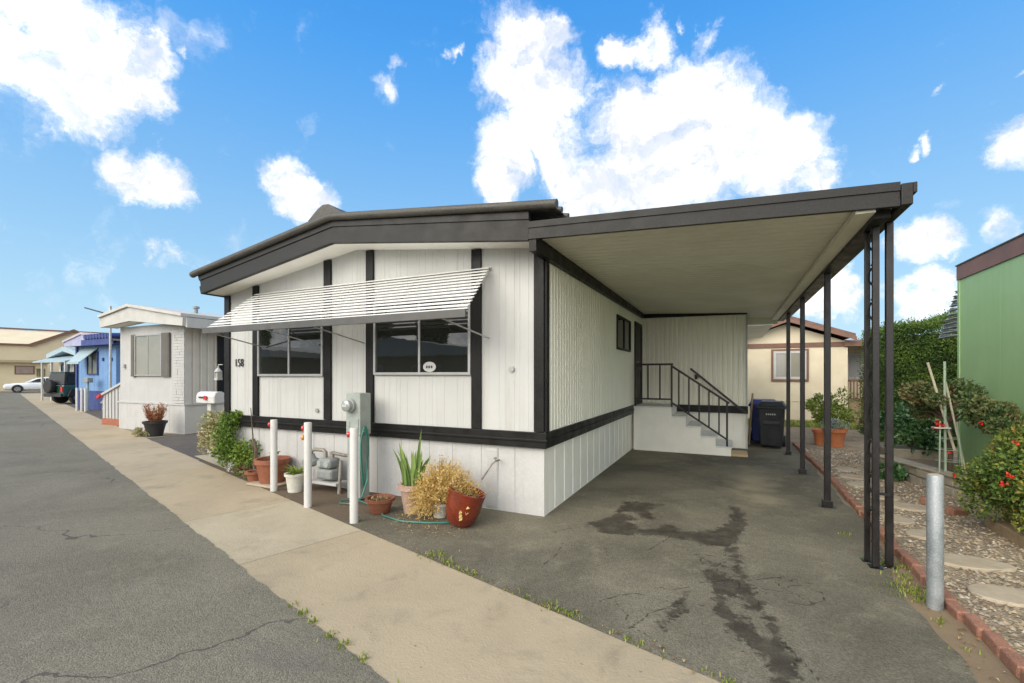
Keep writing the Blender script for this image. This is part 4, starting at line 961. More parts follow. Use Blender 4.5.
# tilted red glazed pot
p = pot('glazed_pot', 'dark red glazed ceramic pot leaning at the right end of the row of pots', 'plant pot', -2.50, 4.30, [(0.125, 0.0), (0.165, 0.04), (0.195, 0.15), (0.20, 0.26), (0.208, 0.29), (0.214, 0.315), (0.20, 0.32), (0.185, 0.31), (0.178, 0.24)], GLAZE, 0.27, 0.175)
p.location = (-2.66, 4.25, 0.035); p.rotation_euler = (rad(-3), rad(15), 0.2); p.scale = (1.0, 1.0, 1.15)
m = MB()
for k in range(5):
    a_ = -1.2 + R2.gauss(0, 0.07); z_ = 0.15 + R2.gauss(0, 0.022); c_ = Vector((math.cos(a_)*0.19, math.sin(a_)*0.19, z_)); d = rvec(R2)
    leaf(m, c_*1.03, Vector((d.x*0.5, d.y*0.5, d.z)), c_, 0.05, 0.035, R2.uniform(0.5, 0.99))
m.build('painted_leaf', L_DRY, p, local=True, fixn=False)
m = MB()
for k in range(60):
    b0 = Vector((R2.uniform(-.12, .12), R2.uniform(-.12, .12), 0.28)); e = b0 + Vector((R2.uniform(-.12, .12), R2.uniform(-.12, .12), R2.uniform(.03, .16)))
    m.tube([b0, e], [0.002, 0.001], 3, cap=False, tint=R2.random()*.99); leaf(m, e, rvec(R2), rvec(R2), 0.03, 0.012, R2.random()*.99)
m.build('foliage', L_DRY, p, local=True, fixn=False)

def bush(name, label, cat, base, c, r, n, L, W, mat, clumps=16, st=9, tbase=0.5, crad=0.38, group=None, low=-0.7, shell=0.55, seed=1, stem_r=0.012, up=0.35):
    R = random.Random(seed); b = thing(name, label, cat, base, 0, group)
    m = MB(); foliage(m, c, r, n, L, W, clumps, crad, shell, low, tbase, R, up); m.build('foliage', mat, b, fixn=False)
    m = MB(); stems(m, base, c, r, st, stem_r, R); m.build('stem', BARK, b)
    return b
bush('bush', 'pale cream and pink variegated bush behind the bright green bush', 'bush', (-8.2, 5.25, 0), (-8.2, 5.25, 0.56), (0.58, 0.42, 0.50), 5200, 0.062, 0.036, L_PALE, 26, seed=3)
bush('bush', 'bright green leafy bush left of the large terracotta pot', 'bush', (-7.38, 4.98, 0), (-7.38, 4.96, 0.52), (0.55, 0.36, 0.54), 8200, 0.055, 0.030, L_GREEN, 26, seed=4, tbase=0.62)
bush('low_plant', 'small reddish ground plants at the foot of the bright green bush', 'plant', (-6.95, 4.78, 0), (-6.95, 4.78, 0.08), (0.42, 0.10, 0.10), 420, 0.06, 0.03, L_ROSE, 12, 3, seed=44, stem_r=0.004, tbase=0.7)
m = MB(); m.tube([(-6.90, 4.84, 0), (-6.92, 4.84, 0.6), (-6.98, 4.84, 1.12)], [0.014, 0.011, 0.006], 6); m.tube([(-6.84, 4.8, 0), (-6.82, 4.82, 0.45), (-6.88, 4.82, 0.62)], [0.03, 0.026, 0.02], 7)
tag(m.build('bare_stem', BARK), 'bare grey upright stem at the right of the bright green bush', 'plant')

# ------------------------------------------------------------------ RIGHT-HAND GARDEN
# brick edging
yb = 2.45; i = 0; edg = []
R3 = random.Random(21)
ed0 = None
while yb < 12.6:
    Lb = 0.21 if yb < 13 else 0.4
    m = MB(); jx = R3.uniform(-.008, .008); x = 1.435 + 0.02*math.sin(yb*0.9) + (0.02 if yb < 4 else 0)
    mat4 = Matrix.Translation((0, 0, 0.035)) @ Matrix.Rotation(R3.uniform(-.05, .05), 4, 'Z') @ Matrix.Rotation(R3.uniform(-.07, .07), 4, 'Y')
    if ed0 is None:
        m = MB(); m.mbox(Matrix.Translation((0, 0, 0.03)), 0.075, 0.20, 0.075)
        ed0 = tag(m.build('edging_brick', EDGE, bevel=0.012), 'red brick laid end to end edging the gravel bed beside the driveway', 'brick', 'red bricks edging the gravel bed'); q = ed0
    else:
        q = ed0.copy(); C.objects.link(q)
    q.location = (x + jx, yb, R3.uniform(-.008, .006)); q.rotation_euler = (R3.uniform(-.05, .05), R3.uniform(-.09, .09), R3.uniform(-.06, .06))
    yb += Lb
# stepping stones
stn = [(1.90, 5.27, 0.26, 0.13), (1.88, 4.60, 0.24, 0.13), (1.72, 6.50, 0.16, 0.12), (2.03, 7.16, 0.24, 0.12), (1.78, 5.98, 0.14, 0.1), (1.80, 8.32, 0.2, 0.13), (1.83, 8.9, 0.2, 0.13), (1.85, 9.55, 0.2, 0.14), (1.86, 7.62, 0.18, 0.12)]
lab = ['round pale stepping stone just right of the grey pipe bollard', 'pale stepping stone nearest the camera at the right edge of the gravel', 'small pale stepping stone seen just behind the carport corner post', 'wide pale stepping stone behind the grey pipe bollard', 'small pale stepping stone touching the grey bollard in view', 'pale stepping stone, third from the back of the garden path', 'pale stepping stone, second from the back of the garden path', 'pale stepping stone at the back of the garden path', 'pale stepping stone left of the carport corner post, fourth from the back']
for (x, y, rx, ry), lb_ in zip(stn, lab):
    m = MB(); n = 18; ph = R3.uniform(0, 6); vs = []
    for z, s in ((0.008, 1.0), (0.03, 1.0), (0.036, 0.95)):
        for k in range(n):
            a = 2*PI*k/n; q = s*(1 + 0.10*math.sin(2*a+ph) + 0.06*math.sin(3*a+2*ph) + R3.gauss(0, 0.015)); vs.append((x + rx*q*math.cos(a), y + ry*1.35*q*math.sin(a), z))
    m.add(vs, [(k, (k+1) % n, n+(k+1) % n, n+k) for k in range(n)] + [(n+k, n+(k+1) % n, 2*n+(k+1) % n, 2*n+k) for k in range(n)] + [tuple(range(2*n, 3*n))])
    tag(m.build('stepping_stone', FLAG), lb_, 'stepping stone', 'stepping stones in the gravel')
# concrete planter with dark shrub
pl = thing('planter', 'long grey concrete planter full of dark glossy shrub before the hedge', 'planter', (2.95, 10.35, 0))
MB().hexa([(2.58, 10.14, 0.0), (3.26, 10.14, 0), (3.26, 10.7, 0), (2.58, 10.7, 0)], [(2.50, 10.08, 0.36), (3.34, 10.08, 0.36), (3.34, 10.76, 0.36), (2.50, 10.76, 0.36)]).build('trough', STONE, pl, bevel=0.02)
R4 = random.Random(9); m = MB(); foliage(m, (2.93, 10.4, 0.72), (0.60, 0.45, 0.42), 2600, 0.10, 0.055, L_DARK and 20, 0.4, 0.5, -0.5, 0.5, R4); m.build('foliage', L_DARK, pl, fixn=False)
m = MB(); stems(m, (2.93, 10.4, 0.3), (2.93, 10.4, 0.7), (0.5, 0.35, 0.35), 8, 0.01, R4); m.build('stem', BARK, pl)
# low garden wall of stacked blocks
lwl = thing('low_garden_wall', 'low dry-stacked grey block wall crossing the gravel behind the bollard', 'garden wall', (2.7, 8.9, 0))
P0, P1 = Vector((2.36, 9.75, 0)), Vector((2.92, 7.75, 0)); dd = (P1-P0); LL = dd.length; dd.normalize(); ang = math.atan2(dd.y, dd.x)
m = MB()
for row in range(2):
    s = 0.0 if row == 0 else -0.1
    while s < LL:
        l = R4.uniform(0.28, 0.42); c_ = P0 + dd*(s + l/2)
        m.mbox(Matrix.Translation((c_.x + R4.uniform(-.012, .012), c_.y, 0.065 + row*0.128)) @ Matrix.Rotation(ang + R4.uniform(-.05, .05), 4, 'Z'), l-0.012, 0.16, 0.12)
        s += l
m.build('blocks', STONE, lwl, bevel=0.018)
m = MB(); s = 0
while s < LL-0.1:
    l = R4.uniform(0.3, 0.5); c_ = P0 + dd*(s + l/2)
    m.mbox(Matrix.Translation((c_.x, c_.y, 0.275)) @ Matrix.Rotation(ang + R4.uniform(-.08, .08), 4, 'Z') @ Matrix.Rotation(R4.uniform(-.05, .05), 4, 'X'), l-0.01, 0.21, 0.035); s += l
m.build('capstones', STONE, lwl, bevel=0.012)
bush('low_plant', 'small dark leafy plant low against the stacked block wall', 'plant', (2.33, 8.95, 0), (2.33, 8.95, 0.14), (0.22, 0.18, 0.14), 420, 0.09, 0.05, L_DARK, 8, 4, seed=14, stem_r=0.006)
# standard rose with stakes and wire support
rb = MB(); rb.add([(2.42, 9.75, 0.25), (2.98, 7.75, 0.25), (3.295, 7.6, 0.25), (3.295, 9.75, 0.25)], [(0, 1, 2, 3)]); struct(rb.build('soil', DIRT))
rs = thing('rose_tree', 'tall staked rose tree with reddish spreading crown before the green wall', 'tree', (2.86, 8.6, 0.25))
R5 = random.Random(31); m = MB()
for c_, r_, n_ in (((2.70, 8.9, 1.36), (0.36, 0.33, 0.20), 1700), ((2.92, 8.5, 1.30), (0.32, 0.40, 0.24), 1900), ((2.95, 7.85, 1.20), (0.27, 0.34, 0.26), 1700), ((2.98, 7.55, 1.06), (0.22, 0.26, 0.22), 900), ((2.68, 8.95, 1.08), (0.24, 0.25, 0.2), 700)):
    foliage(m, c_, r_, n_, 0.062, 0.036, 14, 0.42, 0.45, -0.8, 0.45, R5)
m.build('foliage', L_ROSE, rs, fixn=False)
m = MB(); base = Vector((2.87, 8.6, 0.2)); top = Vector((2.86, 8.58, 0.98))
m.tube([base, base.lerp(top, .5) + Vector((0.02, 0, 0)), top], [0.035, 0.03, 0.026], 8)
for e in ((2.55, 9.0, 1.35), (2.75, 8.8, 1.45), (2.95, 8.3, 1.40), (2.95, 7.8, 1.25), (3.0, 8.6, 1.4), (2.98, 7.5, 1.08), (2.6, 9.0, 1.1)):
    e = Vector(e); md = top.lerp(e, 0.5) + Vector((0, 0, 0.06)); m.tube([top, md, e], [0.018, 0.012, 0.005], 6)
m.build('trunk', BARK, rs)
m = MB()
for (x, y, z) in ((2.68, 8.4, 0.98), (2.65, 8.38, 0.90), (2.71, 8.36, 0.94)):
    for k in range(10): leaf(m, Vector((x, y, z)), rvec(R5), rvec(R5), 0.05, 0.04, R5.random()*.99)
m.build('blossom', L_RED, rs, fixn=False)
sk = thing('plant_support', 'pale green stakes and wire cage standing around the rose trunk', 'plant support', (2.8, 8.45, 0.25))
MB().tube([(2.77, 8.42, 0.2), (2.76, 8.42, 1.84)], 0.016, 8).build('stake', BAMB, sk)
MB().tube([(2.86, 8.4, 0.6), (2.60, 8.5, 1.83)], 0.016, 8).build('stake', STAKE, sk)
MB().tube([(2.98, 8.35, 0.2), (2.78, 8.45, 1.55)], 0.013, 8).build('stake', STAKE, sk)
MB().tube([(2.68, 8.35, 0.2), (2.70, 8.38, 1.0)], 0.010, 8).build('stake', BAMB, sk)
MB().tube([(2.93, 8.32, 0.2), (2.88, 8.38, 1.0)], 0.010, 8).build('stake', BAMB, sk)
m = MB()
for z in (0.44, 0.60, 0.76):
    m = MB(); m.tube([(2.81 + 0.14*math.cos(2*PI*k/16), 8.45 + 0.11*math.sin(2*PI*k/16), z) for k in range(17)], 0.004, 5); m.build('wire_ring', BAMB, sk)

MB().box(2.62, 2.80, 8.33, 8.45, 0.90, 0.915).build('shelf', PALEH, sk)
# big bush with red flowers, right edge of the picture
fb = bush('flowering_bush', 'big round bush with red flowers at the right edge of the gravel garden', 'bush', (2.76, 6.25, 0), (2.76, 6.20, 0.66), (0.66, 0.64, 0.62), 24000, 0.044, 0.026, L_BUSH, 44, 12, 0.52, 0.30, seed=41, low=-0.9)
m = MB(); R6 = random.Random(8)
for k in range(9):
    a = R6.uniform(PI*0.75, PI*1.8); e = R6.uniform(-0.2, 0.95); u = Vector((math.cos(a)*math.cos(e), math.sin(a)*math.cos(e), math.sin(e)))
    c_ = Vector((2.76 + u.x*0.70, 6.20 + u.y*0.68, 0.66 + u.z*0.64))
    for j in range(7): leaf(m, c_ + rvec(R6)*0.012, u*0.4 + rvec(R6), u, 0.032, 0.026, R6.random()*.99)
m.build('blossom', L_RED, fb, fixn=False)
bx = thing('wooden_planter', 'weathered dark wooden planter box under the red-flowered bush', 'planter', (2.85, 6.2, 0))
m = MB(); m.box(2.50, 3.20, 5.85, 6.62, 0.01, 0.13); m.build('box', WOOD, bx, bevel=0.012)
for (x, y, z, rz, l_) in ((2.42, 7.05, 0.05, 0.5, 'loose red brick in the gravel left of the flowering bush'), (2.30, 7.42, 0.06, -0.3, 'loose red brick in the gravel near the end of the block wall')):
    m = MB(); m.mbox(Matrix.Identity(4), 0.20, 0.10, 0.09); q = tag(m.build('loose_brick', EDGE, bevel=0.014), l_, 'brick'); q.location = (x, y, z); q.rotation_euler = (0.15, 0.1, rz)

# potted garden bush at the back
p = pot('garden_pot', 'tall orange terracotta pot with silver trailing foliage beyond the carport posts', 'potted plant', 2.20, 12.55, hollow(0.16, 0.22, 0.42, 0.08), TERRA3, 0.38, 0.19, z=0.014)
m = MB(); foliage(m, (0, -0.02, 0.46), (0.34, 0.28, 0.16), 1000, 0.05, 0.018, 10, 0.45, 0.4, -0.8, 0.5, random.Random(2)); m.build('foliage', L_SILV, p, local=True, fixn=False)
p2 = pot('garden_pot', 'smaller orange pot standing left of the tall orange pot', 'plant pot', 1.98, 12.75, hollow(0.13, 0.18, 0.36, 0.06), TERRA3, 0.3, 0.15, z=0.014)
bush('bush', 'yellow-green airy bush behind the orange pots near the beige house', 'bush', (2.2, 13.3, 0), (2.22, 13.3, 0.83), (0.50, 0.42, 0.55), 2000, 0.085, 0.042, L_GARD, 18, 9, seed=17, tbase=0.6)

# hedge
hg = thing('hedge', 'tall dense clipped green hedge between the beige and green houses', 'hedge', (4.6, 14.5, 0))
R7 = random.Random(77); m = MB()
def hedge_face(n, gen):
    for _ in range(n):
        p, nrm = gen(); p = p + nrm*R7.gauss(-0.03, 0.07)
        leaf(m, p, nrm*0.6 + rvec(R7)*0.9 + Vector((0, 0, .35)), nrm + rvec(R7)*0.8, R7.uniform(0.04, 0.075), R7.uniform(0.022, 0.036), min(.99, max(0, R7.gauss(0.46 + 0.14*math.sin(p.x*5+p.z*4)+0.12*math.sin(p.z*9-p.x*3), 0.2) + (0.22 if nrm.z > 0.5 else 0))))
X0h, X1h, Y0h, Y1h = 3.45, 6.2, 13.6, 16.2
def ht(x): return 2.72 + 0.30*min(1, max(0, (x-X0h)/1.4)) + 0.06*math.sin(x*4)
hedge_face(30000, lambda: (lambda x, f: (Vector((x, Y0h + 0.12*f*f, f*ht(x))), Vector((0, -1, 0.15))))(R7.uniform(X0h, X1h), R7.random()))
hedge_face(12000, lambda: (lambda y, f: (Vector((X0h + 0.10*f, y, f*ht(X0h))), Vector((-1, 0, 0.1))))(R7.uniform(Y0h, Y1h), R7.random()))
hedge_face(11000, lambda: (lambda x, y: (Vector((x, y, ht(x))), Vector((0, 0, 1))))(R7.uniform(X0h, X1h), R7.uniform(Y0h, Y1h)))
m.build('foliage', L_HEDGE, hg, fixn=False)
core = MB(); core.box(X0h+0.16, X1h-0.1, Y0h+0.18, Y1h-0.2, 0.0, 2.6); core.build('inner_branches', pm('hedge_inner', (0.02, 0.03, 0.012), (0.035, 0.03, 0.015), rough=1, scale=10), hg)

# ------------------------------------------------------------------ GREEN HOUSE (right)
gh = thing('green_house', 'green sided house with a red-brown fascia at the right edge', 'house', (3.3, 9.54, 0))
ribbed((3.30, 9.54), (3.30, 4.0), 0.0, 3.17, 0.406, 0.008, 0.0012, (-1, 0), [1.21]).build('wall', GREENW, gh, fixn=False)
MB().box(3.32, 7.5, 9.46, 9.53, 0, 3.1).box(3.32, 7.5, 4.0, 4.08, 0, 3.1).build('wall', GREENW, gh)
MB().box(3.288, 3.33, 9.50, 9.56, 0, 3.148).build('corner_trim', GREENW, gh)
MB().box(3.280, 3.297, 3.9, 9.57, 3.15, 3.372).build('fascia', BROWNF, gh)
MB().hexa([(3.268, 3.85, 3.374), (7.6, 3.85, 3.374), (7.6, 9.585, 3.374), (3.268, 9.585, 3.374)], [(3.268, 3.85, 3.392), (5.4, 3.85, 3.70), (5.4, 9.585, 3.70), (3.268, 9.585, 3.392)]).build('roof', ROOFM, gh)
m = MB()
for k in range(9):
    f = (k+0.5)/9; y = 9.60 + 0.70*f; z = 3.02 - 0.74*f
    m.mbox(Matrix.Translation((4.05, y, z)) @ Matrix.Rotation(rad(-25), 4, 'X'), 1.5, 0.075, 0.012)
a_ = m.build('awning', PALEH, gh)
m = MB()
for k in range(11):
    z = 2.28 + 0.07*k; m.mbox(Matrix.Translation((3.30, 9.58 + 0.70*(3.04-z)/0.76/2, z)) @ Matrix.Rotation(rad(22), 4, 'Y'), 0.05, max(0.03, 0.70*(3.04-z)/0.76), 0.008)
m.box(3.318, 3.324, 9.57, 9.62, 2.26, 3.04)
m.build('awning_end', ALUGREY, a_)

# ------------------------------------------------------------------ BEIGE HOUSE (behind carport)
bh = thing('beige_house', 'cream stucco house with red-brown gabled roof behind the carport', 'house', (1.9, 18.8, 0))
MB().prism([(-0.15, 0), (3.66, 0), (3.66, 2.78), (1.85, 3.46), (-0.15, 2.74)], 'y', 18.8, 28).build('wall', CREAMW, bh)
MB().prism([(-0.4, 2.74), (1.87, 3.62), (3.80, 2.92), (3.80, 3.02), (1.87, 3.73), (-0.4, 2.86)], 'y', 18.38, 28.2).build('roof', REDROOF, bh)
MB().prism([(-0.42, 2.66), (1.87, 3.50), (3.82, 2.80), (3.82, 2.918), (1.87, 3.615), (-0.42, 2.738)], 'y', 18.34, 18.379).build('bargeboard', BROWN, bh)
MB().box(-0.13, 3.68, 18.76, 18.81, 2.62, 2.78).build('trim_band', BROWN, bh)
w = MB(); x0w, x1w, z0w, z1w = 1.47, 2.47, 1.50, 2.50; q = 0.07
w.box(x0w-q, x1w+q, 18.755, 18.805, z0w-q, z0w).box(x0w-q, x1w+q, 18.755, 18.805, z1w, z1w+q).box(x0w-q, x0w, 18.755, 18.805, z0w, z1w).box(x1w, x1w+q, 18.755, 18.805, z0w, z1w)
wb = w.build('window_surround', BROWN, bh)
window(bh, x0w, x1w, z0w, z1w, 18.80, True, NWHITE, GLASSG, 0.085)
MB().box(-0.15, 3.665, 18.785, 18.80, 0.72, 0.735).build('wall_seam', CREAMW, bh)
po = thing('side_porch', 'small brown wooden porch with railing and steps beside the beige house', 'porch', (4.4, 19.5, 0))
MB().box(3.68, 5.4, 20.3, 20.5, 0, 2.8).build('wall', CREAMW, po)
window(po, 3.9, 4.42, 1.5, 2.45, 20.3, False, NWHITE, GLASSB, 0.08)
MB().hexa([(3.55, 18.7, 2.62), (5.6, 18.7, 2.62), (5.6, 20.6, 2.8), (3.55, 20.6, 2.8)], [(3.55, 18.7, 2.78), (5.6, 18.7, 2.78), (5.6, 20.6, 2.96), (3.55, 20.6, 2.96)]).build('roof', BROWN, po)
MB().box(3.7, 5.3, 19.3, 20.3, 0.66, 0.74).build('deck', WOOD, po)
m = MB(); m.box(3.72, 4.6, 19.3, 19.36, 1.42, 1.48).box(3.72, 4.6, 19.3, 19.36, 0.80, 0.84)
for k in range(10): m.box(3.74 + k*0.092, 3.77 + k*0.092, 19.315, 19.345, 0.84, 1.42)
m.build('railing', BROWN, po)
MB().box(4.6, 4.68, 19.28, 19.36, 0, 1.5).build('newel_post', BROWN, po)
m = MB()
for k in range(4): m.box(3.72, 4.62, 18.1 + 0.3*k, 19.3, 0.17*k, 0.17*(k+1))
m.build('steps', WOOD, po)
m = MB(); bar(m, (4.66, 18.15, 0.95), (4.66, 19.32, 1.5), 0.05)
for k in range(6):
    f = (k+.5)/6; bar(m, (4.66, 18.15+1.17*f, 0.12+0.55*f), (4.66, 18.15+1.17*f, 0.95+0.55*f), 0.03)
m.build('stair_railing', BROWN, po)
lf = MB(); lf.box(4.9, 7.5, 18.6, 18.64, 0.0, 2.0)
tag(lf.build('board_fence', pm('dark_board', (0.06, 0.065, 0.06), (0.09, 0.09, 0.085), rough=0.8)), 'dark board fence seen between the porch and the hedge', 'fence')

# ------------------------------------------------------------------ WHITE NEIGHBOUR (left)
nh = thing('mobile_home', 'white mobile home with shuttered window, left of the number 158 home', 'mobile home', (-15.3, 7.55, 0))
ribbed((-17.05, 7.55), (-13.66, 7.55), 0.84, 3.12, 0.3, 0.01, 0.004, (0, -1), [3]).build('wall', NWHITE, nh, fixn=False)
ribbed((-13.66, 7.55), (-13.66, 20), 0.84, 3.12, 0.2, 0.07, 0.035, (1, 0)).build('wall', NSIDE, nh, fixn=False)
MB().box(-17.04, -17.0, 7.57, 20, 0, 3.12).build('wall', NWHITE, nh)
# painted stone courses on the right of the front
m = MB(); zc = 0.86
while zc < 3.0:
    x = -14.22 - R3.uniform(0, 0.2)
    while x < -13.68:
        l = min(R3.uniform(0.2, 0.42), -13.66 - x); m.box(max(x, -14.22), x+l-0.008, 7.528 - R3.uniform(0, .01), 7.55, zc, zc+0.072); x += l
    zc += 0.08
m.build('stone_facing', NWHITE, nh)
ribbed((-17.07, 7.525), (-13.64, 7.525), 0.0, 0.80, 0.6, 0.012, 0.005, (0, -1), [0.5, 2.2]).build('skirting', WHITE2, nh, fixn=False)
ribbed((-13.64, 7.525), (-13.64, 20), 0.0, 0.80, 0.6, 0.02, 0.006, (1, 0), [1.2]).build('skirting', NSIDE, nh, fixn=False)
MB().box(-17.1, -13.62, 7.50, 7.56, 0.80, 0.845).box(-13.67, -13.61, 7.56, 20, 0.80, 0.845).build('belt_trim', NWHITE, nh)
NP_T = [(-17.35, 3.42), (-15.7, 3.66), (-13.05, 3.24)]; NP_B = [(-17.35, 3.10), (-15.7, 3.22), (-13.1, 2.96)]
MB().prism(NP_T + NP_B[::-1], 'y', 7.16, 7.24).build('fascia', NROOF, nh)
MB().prism([(x, z-0.03) for x, z in NP_T] + [(x, z+0.05) for x, z in NP_T[::-1]], 'y', 7.10, 20.4).build('roof', NROOF, nh)
MB().prism([(-17.3, 3.10), (-15.7, 3.21), (-13.12, 2.97), (-13.12, 3.02), (-15.7, 3.26), (-17.3, 3.14)], 'y', 7.24, 7.58).build('soffit', SOFF, nh)
MB().hexa([(-13.66, 7.24, 3.06), (-13.02, 7.24, 2.92), (-13.02, 20, 2.92), (-13.66, 20, 3.06)], [(-13.66, 7.24, 3.28), (-13.02, 7.24, 3.19), (-13.02, 20, 3.19), (-13.66, 20, 3.28)]).build('eave', NROOF, nh)
MB().lathe(-14.3, 8.2, [(0.05, 3.4), (0.05, 3.62), (0.09, 3.63), (0.09, 3.68), (0.03, 3.70)], 12).build('roof_vent', GASG, nh)
window(nh, -16.12, -14.72, 1.62, 2.84, 7.53, True, ALUGREY, GLASSG, 0.035)
for xa, xb in ((-16.32, -16.13), (-14.71, -14.34)):
    m = MB(); m.box(xa, xb, 7.488, 7.532, 1.60, 2.86)
    for k in range(22): m.box(xa+0.03, xb-0.03, 7.479, 7.488, 1.64+k*0.054, 1.675+k*0.054)
    m.build('shutter', pm('dark_taupe_shutter', (0.11, 0.10, 0.088), (0.14, 0.13, 0.11), rough=0.6), nh)
m = MB(); m.box(-13.665, -13.62, 8.42, 9.3, 0.9, 2.85); m.build('door', BLACK, nh)
m = MB(); m.box(-16.8, -16.72, 7.50, 7.54, 1.86, 1.98); m.build('porch_light', ALUGREY, nh)
# black pot with rusty plant, pale low plant
p = pot('potted_plant', 'black pot of rusty orange twigs before the white neighbouring home', 'potted plant', -14.0, 6.98, hollow(0.17, 0.26, 0.40, 0.06), POTB, 0.36, 0.23)
m = MB()
for k in range(170):
    a = R2.uniform(0, 2*PI); b0 = Vector((0.1*math.cos(a), 0.1*math.sin(a), 0.36)); e = b0 + Vector((math.cos(a)*R2.uniform(0, .2), math.sin(a)*R2.uniform(0, .2), R2.uniform(.15, .52)))
    t_ = R2.random()*.99; m.tube([b0, e], [0.006, 0.003], 3, cap=False, tint=t_)
    for j in range(3): leaf(m, b0.lerp(e, R2.uniform(.4, 1)), rvec(R2)+Vector((0, 0, .7)), rvec(R2), 0.08, 0.022, t_)
m.build('foliage', L_ORNG, p, local=True, fixn=False)
bush('low_plant', 'low pale green plant at the foot of the black pot', 'plant', (-14.15, 6.72, 0), (-14.2, 6.72, 0.10), (0.3, 0.2, 0.12), 380, 0.08, 0.035, L_PALE, 8, 3, seed=23, stem_r=0.005)
# mailbox
mbx = thing('mailbox', 'white post-mounted mailbox with red flag behind the variegated bush', 'mailbox', (-9.75, 6.0, 0))
MB().box(-9.85, -9.73, 5.94, 6.06, 0.0, 1.10).build('post', PVC, mbx, bevel=0.008)
m = MB(); prof = [(5.86, 1.10), (6.12, 1.10), (6.12, 1.24), (6.09, 1.31), (6.03, 1.34), (5.95, 1.34), (5.89, 1.31), (5.86, 1.24)]
m.prism(prof, 'x', -10.10, -9.50); m.build('box', PVC, mbx, bevel=0.008)
MB().prism([(5.87, 1.11), (6.11, 1.11), (6.11, 1.24), (6.08, 1.30), (5.90, 1.30), (5.87, 1.24)], 'x', -9.50, -9.485).build('door', PVC, mbx)
MB().box(-9.98, -9.70, 5.838, 5.855, 1.205, 1.235).build('flag_arm', CARK, mbx)
MB().box(-9.80, -9.70, 5.832, 5.838, 1.17, 1.255).build('flag', REDP, mbx)
mbx.location.x -= 0.12; mbx.location.z -= 0.04
# white stair with red-capped rail between white and blue homes
wsr = thing('side_stair', 'white picket stair railing with red cap and brick step by the white home', 'stairs', (-18.4, 8.0, 0))
MB().box(-18.9, -17.5, 7.85, 8.9, 0.0, 0.22).build('brick_step', BRICKR, wsr, bevel=0.01)
m = MB()
for k in range(7): m.box(-18.85 + k*0.2, -18.72 + k*0.2, 7.86, 7.90, 0.22, 1.0 + 0.06*k)
m.build('pickets', NWHITE, wsr)
m = MB(); bar(m, (-19.0, 7.84, 0.95), (-17.5, 7.84, 1.42), 0.07); m.build('rail', NWHITE, wsr)
m = MB(); bar(m, (-19.03, 7.80, 0.90), (-18.82, 7.80, 0.98), 0.09); m.build('rail_cap', REDP, wsr)
MB().box(-18.6, -17.4, 9.2, 9.26, 0, 1.55).build('gate_panel', PALEH, wsr)
# antenna mast
am = thing('antenna_mast', 'tall thin grey antenna mast with a side boom beside the blue home', 'antenna', (-23.83, 10.2, 0))
MB().tube([(-23.83, 10.2, 0), (-23.83, 10.2, 4.6)], 0.045, 8).build('mast', ALUGREY, am)
MB().tube([(-23.78, 10.15, 4.22), (-26.0, 10.2, 4.66)], 0.03, 6).build('boom', CARK, am)

# ------------------------------------------------------------------ BLUE HOME
bl_ = thing('mobile_home', 'small blue mobile home with pale aqua window awning and deep blue skirting', 'mobile home', (-26.8, 11, 0))
ribbed((-28.75, 11), (-25.2, 11), 0.9, 3.2, 0.4, 0.02, 0.01, (0, -1)).build('wall', BLUE, bl_, fixn=False)
ribbed((-25.2, 11), (-25.2, 23), 0.9, 3.2, 0.35, 0.12, 0.05, (1, 0)).build('wall', BLUE, bl_, fixn=False)
MB().box(-28.77, -28.74, 11.02, 23, 0, 3.2).build('wall', BLUE, bl_)
MB().box(-28.78, -25.17, 10.985, 11.05, 0, 0.9).box(-25.2, -25.17, 11.05, 23, 0, 0.9).build('skirting', BLUED, bl_)
MB().prism([(-28.9, 3.22), (-27.2, 3.56), (-24.6, 3.2), (-24.6, 3.02), (-28.9, 3.02)], 'y', 10.55, 10.63).build('fascia', LAV, bl_)
MB().prism([(-28.95, 3.2), (-27.2, 3.54), (-24.55, 3.18), (-24.55, 3.26), (-27.2, 3.64), (-28.95, 3.30)], 'y', 10.5, 23.2).build('roof', pm('faded_lilac_roof', (0.42, 0.38, 0.42), (0.35, 0.31, 0.36), rough=0.8), bl_)
MB().prism([(-28.85, 3.03), (-24.7, 3.03), (-24.7, 3.1), (-28.85, 3.1)], 'y', 10.63, 11.02).build('soffit', BLUED, bl_)
m = MB()
for k in range(9): m.tube([(-26.6 + k*0.26, 10.42, 3.38), (-26.6 + k*0.26, 11.4, 3.45)], 0.12, 10)
m.build('roof_ribs', BLUED, bl_, smooth=True)
MB().box(-27.0, -24.5, 10.45, 10.549, 3.0, 3.26).build('eave_board', BLUED, bl_)
window(bl_, -27.75, -26.75, 1.65, 2.75, 10.99, True, BLUED, glassmat('yellowish_glass', (0.12, 0.11, 0.05), 0.1, 0.6), 0.07)
a_ = MB(); a_.hexa([(-28.15, 10.4, 2.22), (-27.05, 10.4, 2.22), (-26.75, 10.99, 2.92), (-28.3, 10.99, 2.92)], [(-28.15, 10.4, 2.25), (-27.05, 10.4, 2.25), (-26.75, 10.99, 2.95), (-28.3, 10.99, 2.95)])
a_.build('awning', PALEB, bl_)
MB().box(-28.17, -27.03, 10.37, 10.399, 2.16, 2.27).build('awning_valance', PALEB, bl_)
MB().box(-28.80, -28.66, 10.93, 10.983, 0, 3.02).build('corner_trim', BLUED, bl_)
for x in (-26.3, -25.55): MB().box(x-0.06, x+0.06, 10.95, 11.0, 2.3, 2.45).build('wall_lamp', BLUED, bl_)
